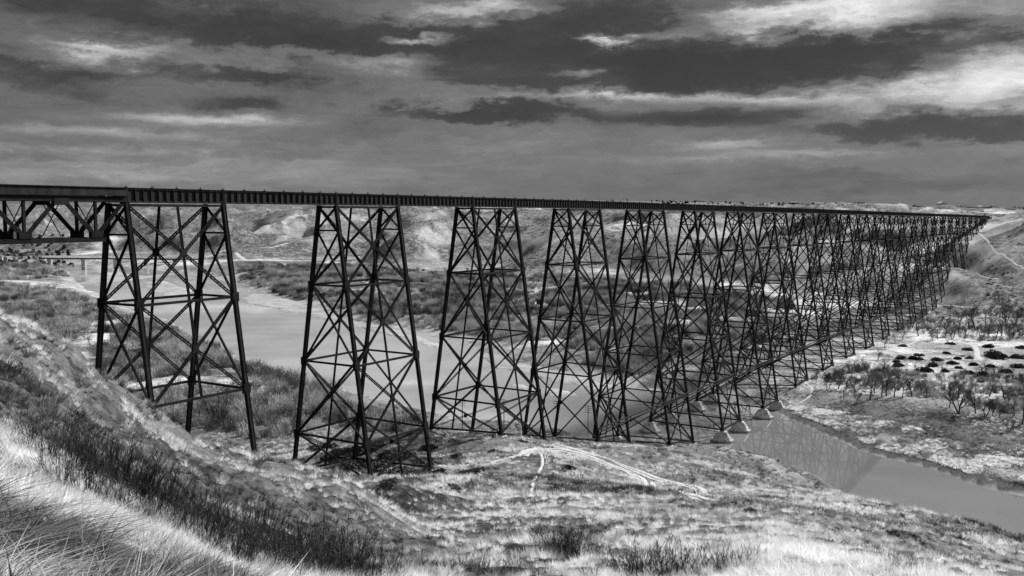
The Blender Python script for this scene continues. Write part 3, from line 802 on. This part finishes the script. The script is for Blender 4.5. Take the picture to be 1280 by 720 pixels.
def mound(seed, n, lx, lz, leaf, m):
    """low rounded shrub: leaf clumps spread through a flattened, uneven dome"""
    r = np.random.default_rng(seed); V, F = [], []
    lob = [(r.uniform(-.5, .5)*lx, r.uniform(-.5, .5)*lx, r.uniform(.5, 1.0)) for _ in range(6)]
    for _ in range(n):
        c = lob[r.integers(6)]; a = r.uniform(0, 6.28); u = math.sqrt(r.uniform()); e = r.uniform(0, 1)**.5
        x, y = c[0] + lx*.55*u*math.cos(a), c[1] + lx*.55*u*math.sin(a); z = lz*c[2]*math.sqrt(max(0, 1-u*u*.95))*e
        p = np.array([x, y, z]); k = r.normal(size=3); k /= np.linalg.norm(k); v = np.cross(k, r.normal(size=3)); v /= np.linalg.norm(v); s = leaf*r.uniform(.5, 1.4); b = len(V)
        V += [p-k*s, p+v*s*.5, p+k*s, p-v*s*.5]; F.append((b, b+1, b+2, b+3))
    return new_mesh('shrub', V, F, m)

# ------------------------------------------------------------------ uncountable growth: points with instanced tufts
def scatter(name, label, cat, pts, rotz, scale, protos, sz=None):
    """one object; geometry nodes set a tuft on every point"""
    n = len(pts); me = bpy.data.meshes.new(name)
    me.vertices.add(n); me.vertices.foreach_set('co', np.asarray(pts, np.float32).ravel())
    rv = np.zeros((n, 3), np.float32); rv[:, 2] = rotz; rv[:, 0] = rng.normal(0, .08, n); rv[:, 1] = rng.normal(0, .08, n)
    sv = np.repeat(np.asarray(scale, np.float32)[:, None], 3, 1)
    if sz is not None: sv[:, 2] *= sz
    a = me.attributes.new('rot', 'FLOAT_VECTOR', 'POINT'); a.data.foreach_set('vector', rv.ravel())
    a = me.attributes.new('scl', 'FLOAT_VECTOR', 'POINT'); a.data.foreach_set('vector', sv.ravel())
    a = me.attributes.new('pick', 'INT', 'POINT'); a.data.foreach_set('value', rng.integers(0, len(protos), n).astype(np.int32))
    X, Y = np.asarray(pts)[:, 0], np.asarray(pts)[:, 1]
    tn = .5 + (fbm(X/38, Y/38, 901, 4)-.5)*2.2 + (fbm(X/7, Y/7, 911, 3)-.5)*2.0 + (fbm(X/1.3, Y/1.3, 921, 2)-.5)*1.9
    mc = at_r(1000, 705, 30); tn = tn + .6*np.exp(-((X-mc[0])**2+(Y-mc[1])**2)/20.0)
    if 'grass' in name:
        for C, w in TRAILS[:2]:
            d = np.full(len(X), 1e9)
            for c in C[::2]: d = np.minimum(d, (X-c[0])**2 + (Y-c[1])**2)
            tn = tn + .45*np.exp(-d/12.0)
    a = me.attributes.new('tone', 'FLOAT', 'POINT'); a.data.foreach_set('value', np.clip(tn + (.12 if 'weeds' in name else .14 if 'bunch' in name else -.10 if 'meadow' in name else 0), 0, 1).astype(np.float32))
    o = link(name, me, label=label, cat=cat, kind='stuff')
    ng = bpy.data.node_groups.new(name, 'GeometryNodeTree')
    ng.interface.new_socket('Geometry', in_out='INPUT', socket_type='NodeSocketGeometry'); ng.interface.new_socket('Geometry', in_out='OUTPUT', socket_type='NodeSocketGeometry')
    N, L = ng.nodes, ng.links
    gi, go, jn = N.new('NodeGroupInput'), N.new('NodeGroupOutput'), N.new('GeometryNodeJoinGeometry')
    def attr(nm, ty):
        q = N.new('GeometryNodeInputNamedAttribute'); q.data_type = ty; q.inputs['Name'].default_value = nm
        return [s for s in q.outputs if s.enabled and s.name == 'Attribute'][0]
    rot, scl, pick = attr('rot', 'FLOAT_VECTOR'), attr('scl', 'FLOAT_VECTOR'), attr('pick', 'INT')
    e2r = N.new('FunctionNodeEulerToRotation'); L.new(rot, e2r.inputs[0])
    for k, pm in enumerate(protos):
        po = bpy.data.objects.new(name+'_tuft', pm)
        oi = N.new('GeometryNodeObjectInfo'); oi.inputs[0].default_value = po; oi.inputs['As Instance'].default_value = True
        cm = N.new('FunctionNodeCompare'); cm.data_type = 'INT'; cm.operation = 'EQUAL'; L.new(pick, cm.inputs[2]); cm.inputs[3].default_value = k
        ip = N.new('GeometryNodeInstanceOnPoints'); L.new(gi.outputs[0], ip.inputs['Points']); L.new(cm.outputs[0], ip.inputs['Selection'])
        L.new(oi.outputs['Geometry'], ip.inputs['Instance']); L.new(e2r.outputs[0], ip.inputs['Rotation']); L.new(scl, ip.inputs['Scale'])
        L.new(ip.outputs[0], jn.inputs[0])
    L.new(jn.outputs[0], go.inputs[0])
    md = o.modifiers.new('growth', 'NODES'); md.node_group = ng
    return o
def off_trail(x, y):
    ok = np.ones(len(x), bool)
    for C, w in TRAILS:
        lo, hi = C.min(0)-4, C.max(0)+4; m = (x > lo[0]) & (x < hi[0]) & (y > lo[1]) & (y < hi[1])
        if not m.any(): continue
        idx = np.where(m)[0]; d = np.full(len(idx), 1e9)
        for c in C: d = np.minimum(d, (x[idx]-c[0])**2 + (y[idx]-c[1])**2)
        dn = np.sqrt(d) + rng.normal(0, .35, len(idx)); ok[idx[(dn < w*.75+.1) & (rng.uniform(size=len(idx)) < .93)]] = False
    return ok
def ring(n, r0, r1, a0=-3, a1=67):
    r = np.exp(rng.uniform(math.log(r0), math.log(r1), n)); a = np.radians(rng.uniform(a0, a1, n)); x, y = r*np.cos(a), r*np.sin(a)
    k = off_trail(x, y) & (hm(x, y, GSD) > 1.5); x, y, r = x[k], y[k], r[k]
    return x, y, r, hm(x, y)
def proto(*a, m=None, **k):
    V, F = blades(*a, **k); return new_mesh('tuft', V, F, m)
x, y, r, z = ring(6500, 3.0, 15, 25, 75)
scatter('long_grass', 'long pale straw bent over on the slope at the photographer', 'grass', np.c_[x, y, z], fbm(x/1.6, y/1.6, 203, 2)*9 + rng.normal(0, .7, len(x)), rng.uniform(.45, 1.15, len(x))*(.6+.8*fbm(x/.8, y/.8, 207, 2)),
        [proto(26, .25, .8, .0075, .12, (1.5*math.cos(2.2*s), 1.5*math.sin(2.2*s)), 4, 1.5, seed=s, m=M_straw) for s in range(6)] + [proto(7, .35, .8, .009, .12, (.3, .1), 4, .5, seed=90+s, m=M_straw, tilt=(.1, .7)) for s in range(2)] + [proto(22, .12, .3, .010, .12, (.2, 0), 2, .6, seed=95+s, m=M_straw, tilt=(.1, 1.2)) for s in range(3)], sz=.45)
x, y, r, z = ring(80000, 12, 150)
keep = rng.uniform(size=len(x)) < sstep(fbm(x/1.5, y/1.5, 201, 3), .40, .56)*.95+.05; x, y, r, z = x[keep], y[keep], r[keep], z[keep]
scatter('bunch_grass', 'dry bunch grass covering the near slopes', 'grass', np.c_[x, y, z], rng.normal(0, 1.1, len(x)), (.42+.0046*r)*rng.uniform(.5, 1.7, len(x))*(.7+.8*fbm(x/9, y/9, 205, 2)),
        [proto(34, .22, .60, .020, .13, (.38, -.16), 3, .55, tilt=(.05, 1.0), seed=20+s, m=M_grass) for s in range(6)])
x, y, r, z = ring(70000, 150, 470)
keep = (rng.uniform(size=len(x)) < sstep(fbm(x/9, y/9, 211, 3), .30, .55)*.9+.1) & (hm(x, y, GSD) > 4); x, y, r, z = x[keep], y[keep], r[keep], z[keep]
scatter('meadow_grass', 'short dry grass on the terrace and valley floor', 'grass', np.c_[x, y, z], rng.uniform(0, 6.28, len(x)), rng.uniform(.6, 1.5, len(x)),
        [proto(16, .35, .85, .085, .38, (.2, -.1), 2, .6, seed=40+s, m=M_field) for s in range(5)])

mc = at_r(1000, 705, 30)
x, y = mc[0]+rng.normal(0, 3.2, 2600), mc[1]+rng.normal(0, 3.2, 2600); r = np.hypot(x, y)
scatter('mound_grass', 'thick pale grass on the mound at the lower right edge', 'grass', np.c_[x, y, hm(x, y)], rng.normal(0, 1.0, len(x)), rng.uniform(.35, .75, len(x)),
        [proto(34, .25, .6, .020, .13, (.3, -.1), 3, .55, seed=70+s, m=M_weed) for s in range(3)])
def in_poly_pts(pix, n, zz=-84.0):
    P = np.array([on_z(px, py, zz)[:2] for px, py in pix]); lo, hi = P.min(0), P.max(0); out = np.zeros((0, 2))
    while len(out) < n:
        q = rng.uniform(lo, hi, (n*3, 2)); out = np.vstack([out, q[(poly_sd(q[:, 0], q[:, 1], P) < 0)]])
    out = out[:n]; k = hm(out[:, 0], out[:, 1], GSD) > 5; out = out[k]
    return np.c_[out, hm(out[:, 0], out[:, 1])]
# bleached weeds on the far bank, right of the piers
q = in_poly_pts([(972,492),(1010,505),(1080,520),(1180,548),(1300,580),(1300,606),(1180,580),(1080,548),(1000,525),(965,508)], 15000)
k = fbm(q[:, 0]/8, q[:, 1]/8, 221, 3) > .46; q = q[k]
scatter('bleached_weeds', 'bleached bushy weeds along the far river bank', 'weeds', q, rng.uniform(0, 6.28, len(q)), rng.uniform(.25, .85, len(q)),
        [proto(26, .5, 1.2, .10, .45, (0, 0), 2, .7, seed=60+s, m=M_weed, tilt=(.1, 1.1)) for s in range(4)])
WOODS = {
 'wl1': [(-70,352),(60,362),(130,384),(150,408),(128,458),(60,432),(0,398),(-70,372)],
 'wl2': [(128,400),(200,403),(270,430),(350,474),(420,494),(520,523),(520,545),(420,526),(330,552),(200,522),(128,470)],
 'wfl': [(-80,319),(60,318),(86,326),(88,343),(40,351),(-80,352)],
 'wf1': [(296,332),(420,333),(560,342),(700,348),(850,360),(990,382),(1000,425),(930,455),(870,478),(800,468),(700,446),(600,418),(480,398),(400,377),(340,363),(300,350)],
 'wr1': [(1015,478),(1080,462),(1290,476),(1290,525),(1180,508),(1080,494)],
 'wr2': [(1110,418),(1150,396),(1290,392),(1290,432),(1220,428),(1150,424)]}
wl = [shrub(300+s, 46, 3.6, 2.6, .11, M_willow) for s in range(4)]
for nm, lab, keys, n in [('willow_thicket', 'grey leafless willow thickets on the near river bank', ('wl1', 'wl2'), (2400, 2400)), ('far_thicket', 'leafless thickets on the far bank and floodplain', ('wf1', 'wfl', 'wr1', 'wr2'), (20000, 5000, 800, 900))]:
    Q = []
    for kx, nn in zip(keys, n):
        q = in_poly_pts(WOODS[kx], nn); kk = fbm(q[:, 0]/16, q[:, 1]/16, 231, 3) > .40 if kx[:2] == 'wr' else fbm(q[:, 0]/28, q[:, 1]/28, 231, 3) > (.42 if kx[:2] == 'wl' else .41); Q.append(q[kk])
    q = np.vstack(Q); rr = np.hypot(q[:, 0], q[:, 1])
    scatter(nm, lab, 'thicket', q, rng.uniform(0, 6.28, len(q)), rng.uniform(.5, 1.3, len(q))*np.where(rr > 560, .75, 1)*np.clip(.8+rr/800, 1.1, 1.9)*(.55+.9*fbm(q[:, 0]/40, q[:, 1]/40, 233, 2))*np.where((q[:, 1] < 190) & (rr < 1000), .5, 1), wl)

# ------------------------------------------------------------------ trees that can be told apart
TREES = [bare_tree(400+s, 11+s % 3, 1.0+.12*(s % 3), .07, 1 if s % 3 else 2) for s in range(6)]
first = [True]
def tree(p, h, label, group, kind=None, name='cottonwood_tree'):
    kx = rng.integers(len(TREES)) if kind is None else kind; tk, cr = TREES[kx]
    o = link(name, None, label=label, cat='tree', group=group, loc=(p[0], p[1], p[2]))
    o.rotation_euler.z = rng.uniform(0, 6.28); s = h/13.0; o.scale = (s*rng.uniform(.85, 1.2), s*rng.uniform(.85, 1.2), s)
    link('trunk', tk, o); link('crown', cr, o)
def grove(key, n, h0, h1, label, group):
    for p in in_poly_pts(WOODS[key], n): tree(p, rng.uniform(h0, h1), label, group)
grove('wl1', 46, 8, 13, 'bare grey cottonwood in the woods below the truss span', 'cottonwoods below the truss span')
grove('wl2', 34, 5, 10, 'small bare tree on the near bank behind the first towers', 'bank trees behind the first towers')
grove('wf1', 110, 7, 13, 'leafless tree in the grove on the far bank', 'trees in the far bank grove')
grove('wfl', 30, 8, 13, 'leafless tree in the wood left of the road bridge', 'wood by the road bridge')
grove('wr1', 34, 5, 11, 'slim bare tree in the scrubby belt above the far bank', 'scrubby belt above the far bank')
grove('wr2', 26, 6, 12, 'slim bare tree in the thin wood under the far bluff', 'thin wood under the far bluff')
RT_ = [(1034,488,30),(1048,486,28),(1056,488,26),(1070,489,22),(1087,500,40),(1093,492,30),(1102,496,34),(1108,496,36),(1117,497,30),(1128,498,26),(1140,496,34),(1152,494,22),(1158,496,20),(1187,510,26),(1199,517,56),(1219,518,36),(1232,520,30),(1240,521,26),(1248,522,30),(1262,538,24),(1268,520,26),(1278,530,36),(1020,478,20),(1072,502,22),(1055,500,18)]
for i, ((px, py, hp), q) in enumerate(zip(RT_, hits([(a, b) for a, b, _ in RT_]))):
    tree(q[:3], max(5, hp*q[3]/FPX*1.05), 'dark bare cottonwood in the row above the bleached bank', 'row of cottonwoods above the bleached bank')
RT2 = [(1106,436,22),(1119,428,14),(1128,425,16),(1148,420,26),(1166,426,18),(1172,424,20),(1182,420,24),(1190,424,22),(1198,418,26),(1212,412,30),(1218,408,34),(1226,425,26),(1236,422,28),(1244,424,22),(1252,420,32),(1258,412,38),(1266,424,30),(1276,420,30),(1097,450,16),(1206,424,18),(1232,408,24),(1270,404,24),(1160,404,20),(1140,410,20),(1125,414,18)]
for (px, py, hp), q in zip(RT2, hits([(a, b) for a, b, _ in RT2])):
    tree(q[:3], max(5, hp*q[3]/FPX*1.05), 'bare dark tree on the flats below the far bluff', 'trees on the flats below the bluff')

# ------------------------------------------------------------------ shrubs
MND = [mound(500+s, 650, 1.0, .75, .13, M_sage) for s in range(4)]
def mnd(px, py, wpx, label, group, hk=1.0):
    q = hits([(px, py)])[0]; o = link('low_shrub', MND[rng.integers(4)], label=label, cat='shrub', group=group, loc=(q[0], q[1], q[2]-.05))
    s = wpx*q[3]/FPX/2.0; o.scale = (s, s, s*.75*hk); o.rotation_euler.z = rng.uniform(0, 6.28)
UV = [(140,480,60),(455,465,65),(430,525,60),(250,540,70),(135,558,80),(225,562,90),(105,580,60),(115,605,85),(365,568,75),(340,605,100),(500,560,60),(465,590,75),(575,558,60),(530,543,30),(595,600,70),(505,620,60),(745,550,170),(700,485,80),(565,505,70),(885,555,100),(905,492,70),(720,612,70),(800,645,90),(570,655,90),(290,640,110),(660,660,80),(890,615,90),(420,640,70)]
for u, v, w in UV: mnd(1100+u*.1944, 340+v*.1944, w*.1944, 'dark low shrub dotted on the pale flats right of the viaduct', 'dark shrubs on the flats')
for px, py, w, hk in [(711,588,24,1),(590,592,36,.6),(563,612,40,.5),(545,580,30,.5),(500,572,50,.6),(455,580,46,.6),(940,642,34,.6),(1125,670,44,.6),(745,668,30,.6),(486,604,34,.6),(620,566,26,.6),(652,552,20,.5),(1080,634,30,.5),(1104,634,26,.5),(700,550,18,.5),(425,570,50,.7),(535,560,30,.6),(575,570,24,.5),(1040,660,20,.5),(640,628,26,.5),(600,640,24,.5),(405,562,44,.8),(420,576,46,.8),(442,586,44,.7),(470,586,50,.7),(500,592,46,.6),(520,596,46,.6),(548,592,36,.5),(450,566,44,.8),(490,572,46,.7),(530,577,36,.6),(470,560,40,.7)]:
    mnd(px, py, w, 'dark low shrub on the terrace between the towers and the river', 'dark shrubs on the terrace', hk)
SH = [shrub(600+s, 80, 1.5, 1.3, .024, M_btwig) for s in range(5)]
def stem(px, py, hpx, label, group, wide=1.0):
    q = hits([(px, py)])[0]; o = link('twiggy_bush', SH[rng.integers(5)], label=label, cat='bush', group=group, loc=(q[0], q[1], q[2]))
    s = hpx*q[3]/FPX/1.5; o.scale = (s*wide, s*wide, s); o.rotation_euler.z = rng.uniform(0, 6.28)
gl = [(45,575),(70,585),(95,600),(125,612),(150,618),(112,596),(160,628),(185,640),(210,652),(232,664),(250,672),(270,684),(292,694),(310,700),(330,706),(350,712),(372,716),(395,720),(418,724),(440,727),(465,730),(340,694),(300,680),(262,664),(368,702),(400,706),(60,562),(85,572),(110,580),(130,590),(165,612),(190,622),(240,652),(280,674),(320,688),(350,698),(385,710),(300,706),(250,682),(215,664),(180,650),(140,632),(105,614),(75,600),(330,716),(360,722),(285,700),(410,716),(320,676),(360,690),(395,697),(430,704),(140,600),(200,636),(225,648),(430,712)]
for px, py in gl: stem(px+rng.uniform(-6, 6), py, rng.uniform(34, 58), 'dark twiggy bush in the gully of the near slope', 'bushes along the gully', 1.2)
for px, py, h, w in [(690,690,40,1.3),(708,694,44,1.2),(725,698,34,1.3)]: stem(px, py, h, 'dark spiky bush below the dirt track, left of its fellows', 'spiky bushes left', w)
for px, py, h, w in [(790,716,40,1.4),(812,720,46,1.4),(835,718,40,1.3),(862,716,38,1.5),(890,716,36,1.5),(915,712,32,1.4),(935,704,26,1.4)]: stem(px, py, h, 'dark spiky bush at the bottom edge, beside the pale mound', 'spiky bushes by the mound', w)
for px, py, h, w in [(1105,704,18,1.8),(1125,712,20,1.8),(1150,718,18,1.8)]: stem(px, py, h, 'dark bush on the slope right of the pale mound', 'bushes right of the mound', w)
for px, py in [(560,716),(590,714),(620,716),(650,712),(675,718),(760,712),(740,722)]: stem(px, py, rng.uniform(18, 28), 'low grey bush at the bottom centre of the slope', 'low bushes bottom centre', 1.5)

# ------------------------------------------------------------------ power poles by the near bank
def m_wood(t):
    P = pos(t); a, _ = noise(t, P, 3, 3, .6); return bsdf(t, a.step(.3, .7, .03, .08), .85, .1)
M_wood = mat('pole_wood', m_wood)
pps = hits([(274,532),(578,537),(630,538),(696,542),(735,545)]); tops = []
nmz = ['behind the first tower', 'behind the left legs of the third tower', 'behind the right legs of the third tower', 'between the third and fourth towers', 'behind the fourth tower']
for q, w_ in zip(pps, nmz):
    t = link('utility_pole', None, label='wooden utility pole with crossarms '+w_, cat='pole', group='poles along the near bank', loc=(q[0], q[1], q[2]))
    part('post', lambda m: m.frustum((0, 0), -1, 12.5, .2, .13, 6), t, M_wood)
    for zc in (9.6, 10.5, 11.4, 12.2): part('crossarm', lambda m: m.beam((-.3, -1.7, zc), (.3, 1.7, zc), .14, .16), t, M_wood)
    tops.append(np.array(q[:3])+np.array([0, 0, 12.3]))

# ------------------------------------------------------------------ road bridge upstream
a, b = at_r(50, 321, 1640), at_r(262, 322.5, 1790)
rb = link('road_bridge', None, label='low pale road bridge on piers far up the river', cat='bridge')
dv = (b-a); part('deck', lambda m: m.beam(a, b, 12, 2.0), rb, M_conc); part('parapet', lambda m: m.beam(a+np.array([0, -6, 1.6]), b+np.array([0, -6, 1.6]), .4, 1.1), rb, M_conc)
part('shade_girder', lambda m: m.beam(a+np.array([0, 0, -2.3]), b+np.array([0, 0, -2.3]), 9, 2.4), rb, M_wood)  # girder coloured dark to paint in the shade under the deck
for tt in (.05, .23, .41, .59, .77, .95):
    c = a+dv*tt; part('pier', lambda m: m.box(c[0]-1.4, c[0]+1.4, c[1]-5, c[1]+5, -93, c[2]-3.4), rb, M_conc)

# ------------------------------------------------------------------ the town on the skyline
def m_wall(v):
    def f(t):
        P = pos(t); a, _ = noise(t, P, .3, 3, .6); return bsdf(t, a.step(.3, .7, v*.8, v*1.15), .8, .2)
    return f
M_w = [mat('building_wall_%s' % n, m_wall(v)) for n, v in (('dark', .10), ('grey', .25), ('pale', .5), ('white', .78))]
M_roof = mat('roof_covering', m_wall(.14)); M_glass = mat('dark_window', lambda t: bsdf(t, .02, .2, .5))
def house(c, rz, w, d, h, wall, roof, label, group, win=True, name='building'):
    t = link(name, None, label=label, cat='building', group=group, loc=c); t.rotation_euler.z = rz
    part('wall', lambda m: m.box(-w/2, w/2, -d/2, d/2, -3, h), t, wall)
    if roof == 'gable':
        def rf(m):
            b = len(m.V); e = .5; z1 = h+.35*d
            m.V += [(-w/2-e, -d/2-e, h-.1), (w/2+e, -d/2-e, h-.1), (w/2+e, d/2+e, h-.1), (-w/2-e, d/2+e, h-.1), (-w/2-e, 0, z1), (w/2+e, 0, z1)]
            m.F += [(b, b+1, b+5, b+4), (b+2, b+3, b+4, b+5), (b, b+4, b+3), (b+1, b+2, b+5), (b+3, b+2, b+1, b)]
        part('roof', rf, t, M_roof)
    else: part('roof', lambda m: m.box(-w/2-.3, w/2+.3, -d/2-.3, d/2+.3, h+.01, h+.9), t, M_roof if roof == 'dark' else M_w[3])
    if win:
        nf = max(1, int(h/4)); nw = max(2, int(w/9))
        for fl_ in range(nf):
            part('window_row', lambda m: m.box(-w/2+1.5, w/2-1.5, -d/2-.06, -d/2+.1, 1.4+fl_*3.8, 2.9+fl_*3.8), t, M_glass)
def on_ground(px, r):
    v = at_r(px, 268, r); return (v[0], v[1], float(hm(v[0], v[1])[0]))
towards = math.pi/2 - (TH - math.pi/2) - math.pi
for i in range(46):
    px = rng.uniform(850, 1290) if i > 8 else rng.uniform(1150, 1290); r = rng.uniform(2300, 4200)
    w = rng.uniform(10, 44); house(on_ground(px, r), TH-math.pi/2+rng.uniform(-.3, .3), w, rng.uniform(10, 20), rng.uniform(3, 8), M_w[rng.integers(1, 4)], ('gable', 'dark', 'pale')[rng.integers(3)], 'small building of the town on the skyline beyond the viaduct', 'town on the skyline')
for px, r, w, h, wl_, lab in [(1058, 2500, 48, 9, 3, 'long low white building on the skyline above the viaduct'), (1215, 1750, 30, 7, 3, 'white flat building just beyond the far end of the viaduct'), (1074, 2900, 26, 12, 1, 'tall grey block rising above the other roofs on the skyline')]:
    house(on_ground(px, r), TH-math.pi/2, w, 18, h, M_w[wl_], 'pale', lab, None)
c = on_ground(1177, 2300)
ar = link('arched_hall', None, label='arched-roof hall on the skyline above the far towers', cat='building', loc=c); ar.rotation_euler.z = TH-math.pi/2
def arch(m, r0=11, d=16, n=12):
    b = len(m.V)
    for yy in (-d/2, d/2):
        for k in range(n+1):
            an = math.pi*k/n; m.V.append((-r0*math.cos(an), yy, 4+r0*.8*math.sin(an)))
    for k in range(n): m.F.append((b+k, b+k+1, b+n+2+k, b+n+1+k))
    m.F.append(tuple(b+k for k in range(n+1))[::-1]); m.F.append(tuple(b+n+1+k for k in range(n+1)))
part('roof', arch, ar, M_w[2]); part('wall', lambda m: m.box(-11, 11, -7.9, 7.9, -3, 4.05), ar, M_w[3])
for px, r, h, lab in [(1123, 2400, 20, 'white standpipe tower among the skyline roofs')]:
    o = link('tower', None, label=lab, cat='tower', loc=on_ground(px, r)); part('shaft', lambda m: m.frustum((0, 0), -2, h, 2.4, 2.0, 10), o, M_w[3] if px < 1200 else M_w[0]); part('cap', lambda m: m.frustum((0, 0), h, h+1.2, 2.6, 1.2, 10), o, M_w[1])
for i in range(14):
    px = rng.uniform(-40, 62); r = rng.uniform(1850, 2250)
    house(on_ground(px, r), TH+rng.uniform(-.6, .6), rng.uniform(10, 20), rng.uniform(8, 12), rng.uniform(4, 7), M_w[rng.integers(1, 4)], 'gable', 'small house seen under the truss span at far left', 'houses under the truss span')
# tree belts of the town: one far mass
TB = [mound(700+s, 260, 3.2, 7.0, 1.0, M_sage) for s in range(3)]
px = rng.uniform(740, 1300, 900); rr = rng.uniform(1800, 4200, 900); P = np.array([on_ground(a_, b_) for a_, b_ in zip(px, rr)])
keep = (fbm(px/30, rr/300, 301, 3) > .52) & (rr > 2600)
px2 = rng.uniform(-60, 90, 200); rr2 = rng.uniform(1750, 2350, 200); P2 = np.array([on_ground(a_, b_) for a_, b_ in zip(px2, rr2)])
P = np.vstack([P[keep], P2]); scatter('town_trees', 'dark belts of trees among the houses on the skyline', 'trees', P, rng.uniform(0, 6.28, len(P)), rng.uniform(.6, 1.4, len(P)), TB)
# brush in the far coulees
x = rng.uniform(820, 1700, 26000); y = rng.uniform(-80, 1700, 26000); z = hm(x, y); cg = hm(x, y, GSD) > 30
gv = hm(x, y, np.clip(brush.reshape(NR, NA), 0, 1)); k = cg & (z > -80) & (rng.uniform(size=len(x)) < gv) & (gv > .6)
TB2 = [mound(720+s, 90, 1.4, .6, .3, M_sage) for s in range(3)]
scatter('coulee_brush', 'dark brush growing in the gullies of the far bluffs', 'brush', np.c_[x, y, z][k], rng.uniform(0, 6.28, k.sum()), rng.uniform(.35, 1.3, k.sum()), TB2)

# ------------------------------------------------------------------ look-alikes: say which one, counted from the left of the picture
def ordinal(n): return '%d%s' % (n, 'th' if 10 <= n % 100 <= 20 else {1: 'st', 2: 'nd', 3: 'rd'}.get(n % 10, 'th'))
bylab = {}
for o in col.objects:
    if o.parent is None and 'label' in o and 'category' in o: bylab.setdefault(o['label'], []).append(o)
for lab, os_ in bylab.items():
    if len(os_) < 2: continue
    def sx(o):
        v = np.array(o.location); return (v@RT)/(v@FW)
    for i, o in enumerate(sorted(os_, key=sx)): o['label'] = '%s, %s from the left' % (lab, ordinal(i+1)) if i else lab + ', leftmost'
